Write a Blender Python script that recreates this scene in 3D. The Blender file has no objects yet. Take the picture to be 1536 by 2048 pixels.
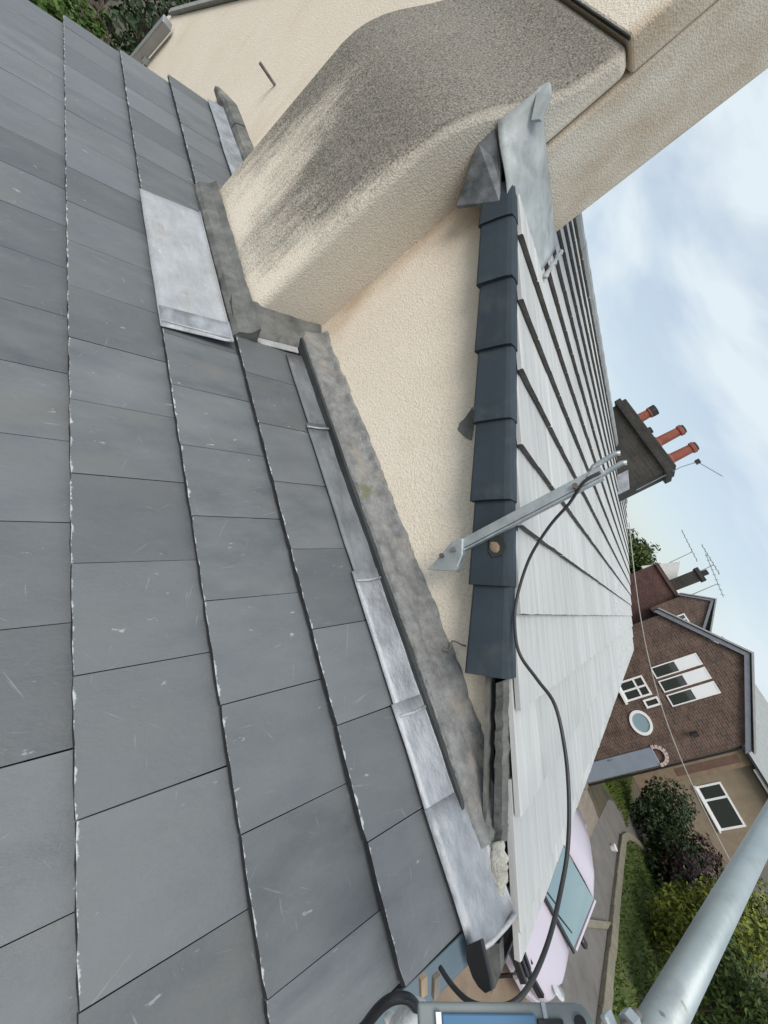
import bpy, bmesh, math, random
from mathutils import Vector, Matrix, noise
random.seed(11)
RA = math.radians
SC = bpy.context.scene
COL = SC.collection
OFF = 4.6                       # eye height above the ground; all coordinates below are relative to the eye

# ------------------------------------------------------------------ camera
cd = bpy.data.cameras.new('camera')
cam = bpy.data.objects.new('camera', cd); COL.objects.link(cam)
right = Vector((0.32172655, 0.51943227, 0.79163258))
up = Vector((-0.8519298, -0.20603274, 0.48142094))
back = Vector((0.4131678, -0.82930128, 0.37623363))
M = Matrix((right, up, back)).transposed().to_4x4()
M.translation = Vector((0, 0, OFF))
cam.matrix_world = M
cd.sensor_fit = 'VERTICAL'; cd.sensor_height = 36.0
cd.lens = 836.92 / 2048 * 36
cd.clip_start = 0.05; cd.clip_end = 2000
SC.camera = cam

# ------------------------------------------------------------------ world: bright broken overcast
SUN_EL, SUN_AZ = 54, 170        # azimuth clockwise from +Y (the street)
w = bpy.data.worlds.new('World'); SC.world = w; w.use_nodes = True
nt = w.node_tree; N = nt.nodes; L = nt.links
for n in list(N): N.remove(n)
out = N.new('ShaderNodeOutputWorld')
sky = N.new('ShaderNodeTexSky'); sky.sky_type = 'NISHITA'; sky.sun_disc = False
sky.sun_elevation = RA(SUN_EL); sky.sun_rotation = RA(SUN_AZ); sky.air_density = 1.3; sky.dust_density = 2.0
bg = N.new('ShaderNodeBackground'); bg.inputs['Strength'].default_value = 0.1
L.new(sky.outputs[0], bg.inputs['Color'])
tc = N.new('ShaderNodeTexCoord')
mp = N.new('ShaderNodeMapping'); mp.inputs['Scale'].default_value = (1.0, 2.3, 3.2); mp.inputs['Rotation'].default_value = (0, RA(12), RA(25))
L.new(tc.outputs['Generated'], mp.inputs[0])
n1 = N.new('ShaderNodeTexNoise'); n1.inputs['Scale'].default_value = 2.2; n1.inputs['Detail'].default_value = 6; n1.inputs['Roughness'].default_value = .5
n1.inputs['Distortion'].default_value = .35
L.new(mp.outputs[0], n1.inputs['Vector'])
cr = N.new('ShaderNodeValToRGB')
cr.color_ramp.elements[0].position = .40; cr.color_ramp.elements[0].color = (.50, .50, .50, 1)
cr.color_ramp.elements[1].position = .60; cr.color_ramp.elements[1].color = (1, 1, 1, 1)
L.new(n1.outputs[0], cr.inputs[0])
cl = N.new('ShaderNodeBackground'); cl.inputs['Color'].default_value = (.70, .785, .845, 1); cl.inputs['Strength'].default_value = .75
mx = N.new('ShaderNodeMixShader')
L.new(cr.outputs[0], mx.inputs[0]); L.new(bg.outputs[0], mx.inputs[1]); L.new(cl.outputs[0], mx.inputs[2])
L.new(mx.outputs[0], out.inputs[0])

# ------------------------------------------------------------------ sun (veiled)
sd = bpy.data.lights.new('sun', 'SUN'); sd.energy = 1.5; sd.angle = RA(32); sd.color = (1, .95, .87)
so = bpy.data.objects.new('sun', sd); COL.objects.link(so)
az = RA(SUN_AZ); el = RA(SUN_EL)
sdir = Vector((math.sin(az) * math.cos(el), math.cos(az) * math.cos(el), math.sin(el)))
so.rotation_euler = sdir.to_track_quat('Z', 'Y').to_euler(); so.location = (0, 0, 30)
SC.view_settings.view_transform = 'Standard'; SC.view_settings.look = 'None'
SC.view_settings.exposure = 0.56; SC.view_settings.gamma = 1.0; SC.view_settings.use_curve_mapping = False

# ------------------------------------------------------------------ mesh helpers
class MB:
    def __init__(s): s.v = []; s.f = []
    def add(s, vs, fs):
        b = len(s.v); s.v += [Vector(p) for p in vs]; s.f += [tuple(i + b for i in f) for f in fs]; return s
    def box(s, lo, hi, mat=None):
        x0, y0, z0 = lo; x1, y1, z1 = hi
        vs = [Vector(p) for p in ((x0,y0,z0),(x1,y0,z0),(x1,y1,z0),(x0,y1,z0),(x0,y0,z1),(x1,y0,z1),(x1,y1,z1),(x0,y1,z1))]
        if mat: vs = [mat @ p for p in vs]
        return s.add(vs, [(3,2,1,0),(4,5,6,7),(0,1,5,4),(1,2,6,5),(2,3,7,6),(3,0,4,7)])
    def prism(s, poly, ext):                       # polygon extruded by a vector
        n = len(poly); a = [Vector(p) for p in poly]; e = Vector(ext)
        fs = [tuple(range(n)), tuple(reversed(range(n, 2 * n)))]
        fs += [(i, i + n, (i + 1) % n + n, (i + 1) % n) for i in range(n)]
        return s.add(a + [p + e for p in a], fs)
    def bar(s, a, b, w, h=None, upv=(0, 0, 1)):    # square bar from a to b
        a = Vector(a); b = Vector(b); d = (b - a).normalized(); h = h or w
        sx = d.cross(Vector(upv))
        if sx.length < 1e-4: sx = d.cross(Vector((1, 0, 0)))
        sx.normalize(); sy = sx.cross(d)
        q = [(-1,-1),(1,-1),(1,1),(-1,1)]
        vs = [p + sx * (i * w / 2) + sy * (j * h / 2) for p in (a, b) for i, j in q]
        return s.add(vs, [(0,1,2,3),(7,6,5,4),(0,4,5,1),(1,5,6,2),(2,6,7,3),(3,7,4,0)])
    def tube(s, pts, r, n=8, caps=True):
        pts = [Vector(p) for p in pts]; rr = r if isinstance(r, (list, tuple)) else [r] * len(pts)
        vs = []; prev = None
        for i, p in enumerate(pts):
            d = (pts[min(i + 1, len(pts) - 1)] - pts[max(i - 1, 0)]).normalized()
            if prev is None:
                u = d.orthogonal().normalized()
            else:
                u = (prev - d * prev.dot(d)).normalized()
            prev = u; v = d.cross(u)
            vs += [p + (u * math.cos(2 * math.pi * k / n) + v * math.sin(2 * math.pi * k / n)) * rr[i] for k in range(n)]
        fs = [(i * n + k, i * n + (k + 1) % n, (i + 1) * n + (k + 1) % n, (i + 1) * n + k) for i in range(len(pts) - 1) for k in range(n)]
        if caps: fs += [tuple(reversed(range(n))), tuple(range((len(pts) - 1) * n, len(pts) * n))]
        return s.add(vs, fs)
    def sweep(s, rings, closed=True, caps=True):   # list of equal-length rings of points
        n = len(rings[0]); vs = [p for r in rings for p in r]; m = n if closed else n - 1
        fs = [(i * n + k, i * n + (k + 1) % n, (i + 1) * n + (k + 1) % n, (i + 1) * n + k) for i in range(len(rings) - 1) for k in range(m)]
        if caps and closed: fs += [tuple(reversed(range(n))), tuple(range((len(rings) - 1) * n, len(rings) * n))]
        return s.add(vs, fs)

def root_of(o):
    while o.parent: o = o.parent
    return o
def link(name, me, parent=None, loc=None):
    o = bpy.data.objects.new(name, me); COL.objects.link(o)
    if parent: o.parent = parent
    if loc is not None: o.location = loc
    return o
def obj(name, mb, mat, parent=None, smooth=False, bevel=0, seg=2, origin=None, fix=True, autos=False):
    """mesh object; coordinates relative to the eye. Origin = the thing's base."""
    if parent: o0 = root_of(parent).location.copy()
    else: o0 = Vector(origin) + Vector((0, 0, OFF)) if origin is not None else Vector((0, 0, 0))
    me = bpy.data.meshes.new(name)
    me.from_pydata([tuple(p + Vector((0, 0, OFF)) - o0) for p in mb.v], [], mb.f)
    if fix:
        bm = bmesh.new(); bm.from_mesh(me); bmesh.ops.recalc_face_normals(bm, faces=bm.faces); bm.to_mesh(me); bm.free()
    me.materials.append(mat)
    if smooth or autos: me.shade_smooth()
    if autos: me.set_sharp_from_angle(angle=RA(40))
    o = link(name, me, parent)
    if not parent: o.location = o0
    if bevel:
        b = o.modifiers.new('bevel', 'BEVEL'); b.width = bevel; b.segments = seg; b.limit_method = 'ANGLE'; b.angle_limit = RA(35)
    return o
def thing(name, label, cat, base, group=None):
    o = link(name, None); o.location = Vector(base) + Vector((0, 0, OFF)); o.empty_display_size = .2
    return tag(o, label, cat, group)
def tag(o, label=None, cat=None, group=None, kind=None):
    for k, v in (('label', label), ('category', cat), ('group', group), ('kind', kind)):
        if v: o[k] = v
    return o
def struct(name, mb, mat, label=None, **k):
    o = obj(name, mb, mat, **k); o['kind'] = 'structure'
    if label: o['label'] = label
    return o

# ------------------------------------------------------------------ materials
def nodes(name):
    m = bpy.data.materials.new(name); m.use_nodes = True
    t = m.node_tree; b = t.nodes['Principled BSDF']; return m, t, b
def mat(name, c1, c2=None, scale=8, rough=.6, metal=0, bump=.0, bscale=40, spec=.5, detail=5, stretch=(1,1,1), per_object=0.0, speck=None, speck_scale=60, speck_at=.68, third=None, third_scale=1.3, third_at=.55, rough2=None, bdist=.01, tint=None):
    m, t, b = nodes(name); A = t.nodes.new; K = t.links.new
    tc = A('ShaderNodeTexCoord'); mp = A('ShaderNodeMapping'); mp.inputs['Scale'].default_value = stretch
    K(tc.outputs['Object'], mp.inputs[0])
    vec = mp.outputs[0]
    if per_object:
        oi = A('ShaderNodeObjectInfo'); ad = A('ShaderNodeVectorMath'); ad.operation = 'ADD'
        sc = A('ShaderNodeMath'); sc.operation = 'MULTIPLY'; sc.inputs[1].default_value = 37.0
        K(oi.outputs['Random'], sc.inputs[0]); cx = A('ShaderNodeCombineXYZ'); K(sc.outputs[0], cx.inputs[0]); K(sc.outputs[0], cx.inputs[1])
        K(mp.outputs[0], ad.inputs[0]); K(cx.outputs[0], ad.inputs[1]); vec = ad.outputs[0]
    c2 = c2 or c1
    n = A('ShaderNodeTexNoise'); n.inputs['Scale'].default_value = scale; n.inputs['Detail'].default_value = detail; n.inputs['Roughness'].default_value = .6
    K(vec, n.inputs['Vector'])
    r = A('ShaderNodeValToRGB'); r.color_ramp.elements[0].position = .32; r.color_ramp.elements[1].position = .7
    r.color_ramp.elements[0].color = (*c1, 1); r.color_ramp.elements[1].color = (*c2, 1)
    K(n.outputs[0], r.inputs[0]); col = r.outputs[0]
    def mixin(col, colr, sc_, at, width=.08):
        n2 = A('ShaderNodeTexNoise'); n2.inputs['Scale'].default_value = sc_; n2.inputs['Detail'].default_value = 7; n2.inputs['Roughness'].default_value = .62
        K(vec, n2.inputs['Vector'])
        r2 = A('ShaderNodeMapRange'); r2.inputs['From Min'].default_value = at; r2.inputs['From Max'].default_value = at + width
        K(n2.outputs[0], r2.inputs['Value'])
        mm = A('ShaderNodeMix'); mm.data_type = 'RGBA'; K(r2.outputs[0], mm.inputs[0]); K(col, mm.inputs[6]); mm.inputs[7].default_value = (*colr, 1)
        return mm.outputs[2]
    if third: col = mixin(col, third, third_scale, third_at, .16)
    if tint:                                        # some pieces lean to another hue
        mf = A('ShaderNodeMath'); mf.operation = 'FRACT'; mq = A('ShaderNodeMath'); mq.operation = 'MULTIPLY'; mq.inputs[1].default_value = 7.31
        K(oi.outputs['Random'], mq.inputs[0]); K(mq.outputs[0], mf.inputs[0]); mh = A('ShaderNodeMath'); mh.operation = 'MULTIPLY'; mh.inputs[1].default_value = .6; K(mf.outputs[0], mh.inputs[0])
        mt_ = A('ShaderNodeMix'); mt_.data_type = 'RGBA'; K(mh.outputs[0], mt_.inputs[0]); K(col, mt_.inputs[6]); mt_.inputs[7].default_value = (*tint, 1); col = mt_.outputs[2]
    if speck: col = mixin(col, speck, speck_scale, speck_at, .05)
    if per_object:
        hs = A('ShaderNodeHueSaturation'); mr = A('ShaderNodeMapRange')
        mr.inputs['To Min'].default_value = 1 - per_object; mr.inputs['To Max'].default_value = 1 + per_object
        K(oi.outputs['Random'], mr.inputs['Value']); K(mr.outputs[0], hs.inputs['Value']); K(col, hs.inputs['Color']); col = hs.outputs[0]
    K(col, b.inputs['Base Color'])
    b.inputs['Roughness'].default_value = rough; b.inputs['Metallic'].default_value = metal; b.inputs['Specular IOR Level'].default_value = spec
    if rough2 is not None:
        rr = A('ShaderNodeMapRange'); rr.inputs['To Min'].default_value = rough; rr.inputs['To Max'].default_value = rough2
        rr.inputs['From Min'].default_value = .3; rr.inputs['From Max'].default_value = .7; K(n.outputs[0], rr.inputs['Value']); K(rr.outputs[0], b.inputs['Roughness'])
    if bump:
        n3 = A('ShaderNodeTexNoise'); n3.inputs['Scale'].default_value = bscale; n3.inputs['Detail'].default_value = 6; n3.inputs['Roughness'].default_value = .65
        K(vec, n3.inputs['Vector']); bp = A('ShaderNodeBump'); bp.inputs['Strength'].default_value = bump; bp.inputs['Distance'].default_value = bdist
        K(n3.outputs[0], bp.inputs['Height']); K(bp.outputs[0], b.inputs['Normal'])
    return m
def brick_mat(name, c1, c2, mortar, bw=.225, bh=.075):
    m, t, b = nodes(name); A = t.nodes.new; K = t.links.new
    tc = A('ShaderNodeTexCoord'); sp = A('ShaderNodeSeparateXYZ'); K(tc.outputs['Object'], sp.inputs[0])
    ad = A('ShaderNodeMath'); ad.operation = 'ADD'; K(sp.outputs[0], ad.inputs[0]); K(sp.outputs[1], ad.inputs[1])
    cx = A('ShaderNodeCombineXYZ'); K(ad.outputs[0], cx.inputs[0]); K(sp.outputs[2], cx.inputs[1])
    br = A('ShaderNodeTexBrick'); br.inputs['Scale'].default_value = 1; br.inputs['Brick Width'].default_value = bw; br.inputs['Row Height'].default_value = bh
    br.inputs['Mortar Size'].default_value = .008; br.inputs['Color1'].default_value = (*c1, 1); br.inputs['Color2'].default_value = (*c2, 1); br.inputs['Mortar'].default_value = (*mortar, 1)
    K(cx.outputs[0], br.inputs['Vector'])
    n = A('ShaderNodeTexNoise'); n.inputs['Scale'].default_value = 2.5; n.inputs['Detail'].default_value = 8; n.inputs['Roughness'].default_value = .7; K(tc.outputs['Object'], n.inputs['Vector'])
    mr = A('ShaderNodeMapRange'); mr.inputs['From Min'].default_value = .3; mr.inputs['From Max'].default_value = .7; mr.inputs['To Min'].default_value = .55; mr.inputs['To Max'].default_value = 1.35; K(n.outputs[0], mr.inputs['Value'])
    hs = A('ShaderNodeHueSaturation'); K(mr.outputs[0], hs.inputs['Value']); K(br.outputs['Color'], hs.inputs['Color']); K(hs.outputs[0], b.inputs['Base Color'])
    bp = A('ShaderNodeBump'); bp.inputs['Strength'].default_value = .7; bp.inputs['Distance'].default_value = .01; bp.invert = True
    K(br.outputs['Fac'], bp.inputs['Height']); K(bp.outputs[0], b.inputs['Normal']); b.inputs['Roughness'].default_value = .9
    return m
def leaf_mat(name, c1, c2):
    m, t, b = nodes(name); A = t.nodes.new; K = t.links.new
    g = A('ShaderNodeNewGeometry'); r = A('ShaderNodeValToRGB')
    r.color_ramp.elements[0].color = (*c1, 1); r.color_ramp.elements[1].color = (*c2, 1)
    K(g.outputs['Random Per Island'], r.inputs[0]); K(r.outputs[0], b.inputs['Base Color'])
    b.inputs['Roughness'].default_value = .55; b.inputs['Specular IOR Level'].default_value = .3
    return m
def glass_mat(name, tint, rough=.05):
    m, t, b = nodes(name); b.inputs['Base Color'].default_value = (*tint, 1); b.inputs['Roughness'].default_value = rough
    b.inputs['Specular IOR Level'].default_value = .8; b.inputs['Coat Weight'].default_value = .6; b.inputs['Coat Roughness'].default_value = .02
    return m
def render_mat(name, stain):
    """pebble-textured masonry paint; stain = soot and algae on the chimney breast front"""
    m, t, b = nodes(name); A = t.nodes.new; K = t.links.new
    tc = A('ShaderNodeTexCoord'); P = tc.outputs['Object']
    def noise_(sc, det=5, st=(1,1,1), ro=.6):
        mp = A('ShaderNodeMapping'); mp.inputs['Scale'].default_value = st; K(P, mp.inputs[0])
        n = A('ShaderNodeTexNoise'); n.inputs['Scale'].default_value = sc; n.inputs['Detail'].default_value = det; n.inputs['Roughness'].default_value = ro
        K(mp.outputs[0], n.inputs['Vector']); return n.outputs[0]
    def rng(v, a, b_, c, d):
        r = A('ShaderNodeMapRange'); r.inputs[1].default_value = a; r.inputs[2].default_value = b_; r.inputs[3].default_value = c; r.inputs[4].default_value = d; K(v, r.inputs[0]); return r.outputs[0]
    def mth(op, a, b_):
        q = A('ShaderNodeMath'); q.operation = op; q.use_clamp = op in ('MULTIPLY', 'ADD') and False
        for i, x in enumerate((a, b_)):
            if isinstance(x, (int, float)): q.inputs[i].default_value = x
            else: K(x, q.inputs[i])
        return q.outputs[0]
    def mix(f, a, col):
        mm = A('ShaderNodeMix'); mm.data_type = 'RGBA'
        if isinstance(f, float): mm.inputs[0].default_value = f
        else: K(f, mm.inputs[0])
        if isinstance(a, tuple): mm.inputs[6].default_value = (*a, 1)
        else: K(a, mm.inputs[6])
        mm.inputs[7].default_value = (*col, 1); return mm.outputs[2]
    base = mix(rng(noise_(1.4, 4), .35, .7, 0, .8), (.80, .725, .615), (.74, .645, .53))
    base = mix(rng(noise_(120, 2), .50, .72, 0, .5), base, (.50, .46, .39))
    base = mix(rng(noise_(1.1, 6, (2.2, 2.2, .8)), .58, .78, 0, .55), base, (.60, .48, .34))
    if not stain:                                   # rust-brown mottling beside the chimney breast corner, thin hairline marks
        sp = A('ShaderNodeSeparateXYZ'); K(P, sp.inputs[0])
        run = rng(sp.outputs[0], 3.3 - 1.96, 3.3 - 1.60, 1, 0)
        run = mth('MULTIPLY', run, rng(noise_(2.6, 6, (2.2, 1, .7)), .40, .66, 0, .85)); run = mth('MULTIPLY', run, rng(sp.outputs[0], 3.3 - 2.0, 3.3 - 1.93, 0, 1))
        base = mix(run, base, (.46, .33, .21))
        base = mix(rng(noise_(3.5, 8, (1, 1, .5), .7), .60, .74, 0, .5), base, (.55, .49, .40))
    if stain:
        sp = A('ShaderNodeSeparateXYZ'); K(P, sp.inputs[0]); X, Y, Z = sp.outputs
        streak = noise_(2.6, 7, (3.4, 1.0, .36), .68)
        fine = noise_(95, 3); mid = noise_(9, 5, (1.3, 1, .7), .7)
        warp = mth('ADD', X, mth('MULTIPLY', mth('SUBTRACT', noise_(1.7, 4, (1, 1, .6)), .5), .34))
        rp = A('ShaderNodeValToRGB'); K(rng(warp, 3.3 - 3.10, 3.3 - 1.90, 0, 1), rp.inputs[0]); el_ = rp.color_ramp.elements
        prof = [(0, .66), (.16, .58), (.30, .16), (.42, .24), (.56, .62), (.78, .66), (.88, .34), (1.0, .10)]
        el_[0].position = 0; el_[1].position = 1
        for p_, v_ in prof[1:-1]: el_.new(p_)
        for e_, (p_, v_) in zip(el_, prof): e_.position = p_; e_.color = (v_, v_, v_, 1)
        hz = rng(Z, OFF - .95, OFF + .32, -.28, .95)
        v = mth('ADD', mth('ADD', rp.outputs[0], hz), mth('MULTIPLY', mth('SUBTRACT', streak, .5), 1.1))
        v = mth('ADD', v, mth('MULTIPLY', mth('SUBTRACT', mid, .5), .7))
        v = mth('ADD', v, mth('MULTIPLY', mth('SUBTRACT', fine, .5), 1.3))
        fr = rng(Y, 1.56 - 6, 1.47 - 6, 0, 1)
        sp_n = mth('ADD', .80, mth('MULTIPLY', mth('SUBTRACT', noise_(120, 2), .5), .9))
        v = mth('MULTIPLY', mth('MULTIPLY', rng(v, .28, 1.0, 0, 1), sp_n), fr)
        side = rng(X, 3.3 - 1.925, 3.3 - 1.950, .0, 1)
        v = mth('MULTIPLY', v, side)
        base = mix(v, base, (.078, .076, .070))
    K(base, b.inputs['Base Color']); b.inputs['Roughness'].default_value = .92; b.inputs['Specular IOR Level'].default_value = .25
    bp = A('ShaderNodeBump'); bp.inputs['Strength'].default_value = .6; bp.inputs['Distance'].default_value = .0038
    v1 = A('ShaderNodeTexVoronoi'); v1.inputs['Scale'].default_value = 125; K(P, v1.inputs['Vector'])
    K(mth('ADD', v1.outputs['Distance'], mth('MULTIPLY', noise_(75, 3), .7)), bp.inputs['Height']); K(bp.outputs[0], b.inputs['Normal'])
    return m

m_slate = mat('slate', (.094, .103, .112), (.158, .167, .174), scale=7, rough=.44, rough2=.7, bump=.7, bscale=30, per_object=.17, speck=(.30, .32, .33), speck_scale=30, speck_at=.68, third=(.150, .150, .138), third_scale=3.6, stretch=(1.3, .55, 1), bdist=.004, detail=9, tint=(.130, .140, .150))
def add_scratches(m):
    t = m.node_tree; A = t.nodes.new; K = t.links.new; b = t.nodes['Principled BSDF']
    src = b.inputs['Base Color'].links[0].from_socket
    tc = A('ShaderNodeTexCoord'); oi = A('ShaderNodeObjectInfo'); mu = A('ShaderNodeMath'); mu.operation = 'MULTIPLY'; mu.inputs[1].default_value = 50; K(oi.outputs['Random'], mu.inputs[0])
    col = src
    for rot, sc_, at in ((.5, (3, 60, 1), .70), (-.9, (2.2, 75, 1), .715), (1.45, (5, 40, 1), .70)):
        vr = A('ShaderNodeVectorRotate'); vr.rotation_type = 'Z_AXIS'; ad = A('ShaderNodeMath'); ad.operation = 'ADD'; ad.inputs[1].default_value = rot; K(mu.outputs[0], ad.inputs[0])
        K(tc.outputs['Object'], vr.inputs['Vector']); K(ad.outputs[0], vr.inputs['Angle'])
        mp = A('ShaderNodeMapping'); mp.inputs['Scale'].default_value = sc_; K(vr.outputs[0], mp.inputs[0])
        of = A('ShaderNodeVectorMath'); of.operation = 'ADD'; K(mp.outputs[0], of.inputs[0]); cx = A('ShaderNodeCombineXYZ'); K(mu.outputs[0], cx.inputs[2]); K(cx.outputs[0], of.inputs[1])
        n = A('ShaderNodeTexNoise'); n.inputs['Scale'].default_value = 2.2; n.inputs['Detail'].default_value = 3; K(of.outputs[0], n.inputs['Vector'])
        r = A('ShaderNodeMapRange'); r.inputs[1].default_value = at; r.inputs[2].default_value = at + .06; r.inputs[3].default_value = 0; r.inputs[4].default_value = .34; K(n.outputs[0], r.inputs[0])
        mm = A('ShaderNodeMix'); mm.data_type = 'RGBA'; K(r.outputs[0], mm.inputs[0]); K(col, mm.inputs[6]); mm.inputs[7].default_value = (.33, .345, .35, 1); col = mm.outputs[2]
    K(col, b.inputs['Base Color'])
add_scratches(m_slate)
def add_worn_tail(m):        # pale bruised arris along the lower edge, broken into uneven lengths
    t = m.node_tree; A = t.nodes.new; K = t.links.new; b = t.nodes['Principled BSDF']; src = b.inputs['Base Color'].links[0].from_socket
    tc = A('ShaderNodeTexCoord'); oi = A('ShaderNodeObjectInfo'); mu = A('ShaderNodeMath'); mu.operation = 'MULTIPLY'; mu.inputs[1].default_value = 91; K(oi.outputs['Random'], mu.inputs[0])
    cx = A('ShaderNodeCombineXYZ'); K(mu.outputs[0], cx.inputs[2]); ad = A('ShaderNodeVectorMath'); K(tc.outputs['Object'], ad.inputs[0]); K(cx.outputs[0], ad.inputs[1])
    n = A('ShaderNodeTexNoise'); n.inputs['Scale'].default_value = 26; n.inputs['Detail'].default_value = 5; n.inputs['Roughness'].default_value = .7; K(ad.outputs[0], n.inputs['Vector'])
    sp = A('ShaderNodeSeparateXYZ'); K(tc.outputs['Object'], sp.inputs[0])
    ln = A('ShaderNodeMapRange'); ln.inputs[1].default_value = .44; ln.inputs[2].default_value = .74; ln.inputs[3].default_value = .0; ln.inputs[4].default_value = .013; K(n.outputs[0], ln.inputs[0])
    df = A('ShaderNodeMath'); df.operation = 'SUBTRACT'; K(ln.outputs[0], df.inputs[0]); K(sp.outputs[1], df.inputs[1])
    r = A('ShaderNodeMapRange'); r.inputs[1].default_value = .0; r.inputs[2].default_value = .003; r.inputs[3].default_value = 0; r.inputs[4].default_value = .85; K(df.outputs[0], r.inputs[0])
    mm = A('ShaderNodeMix'); mm.data_type = 'RGBA'; K(r.outputs[0], mm.inputs[0]); K(src, mm.inputs[6]); mm.inputs[7].default_value = (.50, .52, .53, 1)
    K(mm.outputs[2], b.inputs['Base Color'])
add_worn_tail(m_slate)
m_slateedge = mat('shaded_slate_edge', (.012, .013, .015), (.035, .037, .04), scale=14, rough=.85)  # near-black tail faces: the shadow line under each course, put into the colour
m_chip = mat('slate_broken_edge', (.12, .125, .13), (.44, .46, .47), scale=40, rough=.8, per_object=.2)
m_lead = mat('lead', (.275, .29, .315), (.46, .478, .51), scale=8, rough=.42, rough2=.62, metal=.5, bump=.55, bscale=14, third=(.22, .22, .23), third_scale=3.5, speck=(.6, .61, .62), speck_scale=20, speck_at=.72, stretch=(1, 1.6, 1))
m_leaddull = mat('dull_lead', (.15, .16, .17), (.25, .265, .28), scale=7, rough=.5, rough2=.7, metal=.35, bump=.6, bscale=20, third=(.13, .135, .135), third_scale=5, speck=(.5, .51, .52), speck_scale=16, speck_at=.7, stretch=(1, 1.6, 1))
m_kerbface = mat('dark_kerb_face', (.032, .036, .038), (.062, .068, .07), scale=6, rough=.6, metal=.2, bump=.4)
m_leadnew = mat('pale_lead', (.37, .38, .40), (.50, .51, .525), scale=8, rough=.5, metal=.3, bump=.6, bscale=24, third=(.36, .34, .31), third_scale=5, speck=(.60, .61, .62), speck_scale=14, speck_at=.68, stretch=(1, 1.7, 1))
m_leadold = mat('weathered_lead', (.26, .285, .29), (.46, .49, .49), scale=6, rough=.65, metal=.15, bump=.4, bscale=13, third=(.20, .215, .22), third_scale=4)
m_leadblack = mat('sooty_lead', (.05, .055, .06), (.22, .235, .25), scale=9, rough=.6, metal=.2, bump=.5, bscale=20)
m_mortar = mat('old_mortar', (.15, .152, .152), (.31, .312, .308), scale=19, rough=.8, bump=.9, bscale=48, third=(.36, .315, .265), third_scale=5.5, third_at=.58, speck=(.17, .175, .09), speck_scale=3.2, speck_at=.67, bdist=.014, detail=9)
m_mortargrey = mat('dark_grey_mortar', (.085, .088, .085), (.19, .19, .18), scale=11, rough=.85, bump=.6, bscale=30, third=(.25, .245, .225), third_scale=5, bdist=.012, detail=8)
m_mortarwhite = mat('fresh_mortar', (.55, .53, .46), (.74, .72, .65), scale=16, rough=.95, bump=1.0, bscale=60, bdist=.02)
m_render = render_mat('cream_render', False)
m_breast = render_mat('stained_render', True)
m_tile = mat('grey_concrete_tile', (.425, .428, .42), (.535, .538, .53), scale=3, rough=.75, bump=.25, bscale=30, per_object=.09, stretch=(7, .5, 1), third=(.375, .37, .355), third_scale=3.2, speck=(.22, .215, .20), speck_scale=11, speck_at=.73)
m_tileedge = mat('dark_tile_edge', (.055, .05, .042), (.13, .118, .10), scale=14, rough=.95, bump=.4)  # lower edge faces, darker than the tile tops
m_verge = mat('slate_grey_plastic', (.026, .038, .049), (.034, .048, .061), scale=7, rough=.62, spec=.3, bump=.12, bscale=50, per_object=.10, third=(.055, .067, .074), third_scale=6, speck=(.12, .13, .135), speck_scale=30, speck_at=.74)
m_vergegrey = mat('bluegrey_plastic', (.10, .138, .165), (.125, .165, .19), scale=4, rough=.4)
m_dark = mat('dark_underlay', (.012, .012, .014), (.03, .03, .03), scale=8, rough=.6)
m_black = mat('black_plastic', (.012, .013, .015), (.02, .021, .024), scale=10, rough=.38)
m_cable = mat('cable_sheath', (.022, .023, .025), (.04, .04, .042), scale=12, rough=.5)
m_galv = mat('galvanised_steel', (.36, .40, .42), (.52, .56, .58), scale=14, rough=.42, rough2=.58, metal=.65, bump=.12, bscale=50, third=(.45, .49, .50), third_scale=30)
m_tube = mat('scaffold_tube', (.33, .385, .40), (.43, .48, .49), scale=7, rough=.42, rough2=.55, metal=.5, bump=.1, bscale=45, speck=(.20, .215, .215), speck_scale=26, speck_at=.66, third=(.30, .335, .34), third_scale=9, stretch=(1, 1, 1))
m_rust = mat('rusty_steel', (.10, .075, .06), (.30, .27, .25), scale=20, rough=.7, metal=.4, bump=.5)
m_timber = mat('timber', (.30, .22, .14), (.45, .35, .24), scale=5, rough=.8, stretch=(1, 6, 1), bump=.3)
m_oldtimber = mat('grey_timber', (.17, .15, .125), (.29, .26, .22), scale=6, rough=.9, bump=.4)
m_fence = mat('brown_fence', (.075, .052, .04), (.13, .092, .07), scale=6, rough=.9, bump=.3)
m_brick = brick_mat('brown_brick', (.135, .078, .056), (.078, .048, .038), (.17, .145, .125))
m_redbrick = brick_mat('dark_red_brick', (.115, .048, .040), (.08, .036, .032), (.13, .10, .09))
m_darkbrick = brick_mat('sooty_brick', (.052, .048, .042), (.038, .035, .031), (.06, .056, .05))
m_tanrender = mat('tan_render', (.22, .17, .12), (.27, .215, .155), scale=3, rough=.95, bump=.5, bscale=40)
m_tanbrick = mat('tan_brickwork', (.20, .145, .095), (.27, .20, .14), scale=4, rough=.95, bump=.4)
m_brownpanel = mat('brown_hung_tile', (.12, .07, .05), (.16, .095, .07), scale=5, rough=.9)
m_roofgrey = mat('grey_roof_tile', (.26, .27, .27), (.36, .37, .36), scale=4, rough=.85, bump=.3, bscale=9, stretch=(1, 1, 5))
m_barge = mat('bluegrey_paint', (.15, .165, .20), (.19, .205, .24), scale=6, rough=.5)
m_white = mat('white_upvc', (.78, .78, .77), (.82, .82, .81), scale=5, rough=.4)
m_blind = mat('white_blind', (.76, .77, .79), (.80, .81, .83), scale=3, rough=.85)
m_door = mat('bluegrey_door', (.20, .235, .29), (.235, .27, .325), scale=3, rough=.45)
m_pink = mat('pink_trim', (.42, .32, .30), (.55, .46, .44), scale=9, rough=.7)
m_pane = glass_mat('window_glass', (.022, .03, .028), .04)
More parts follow.
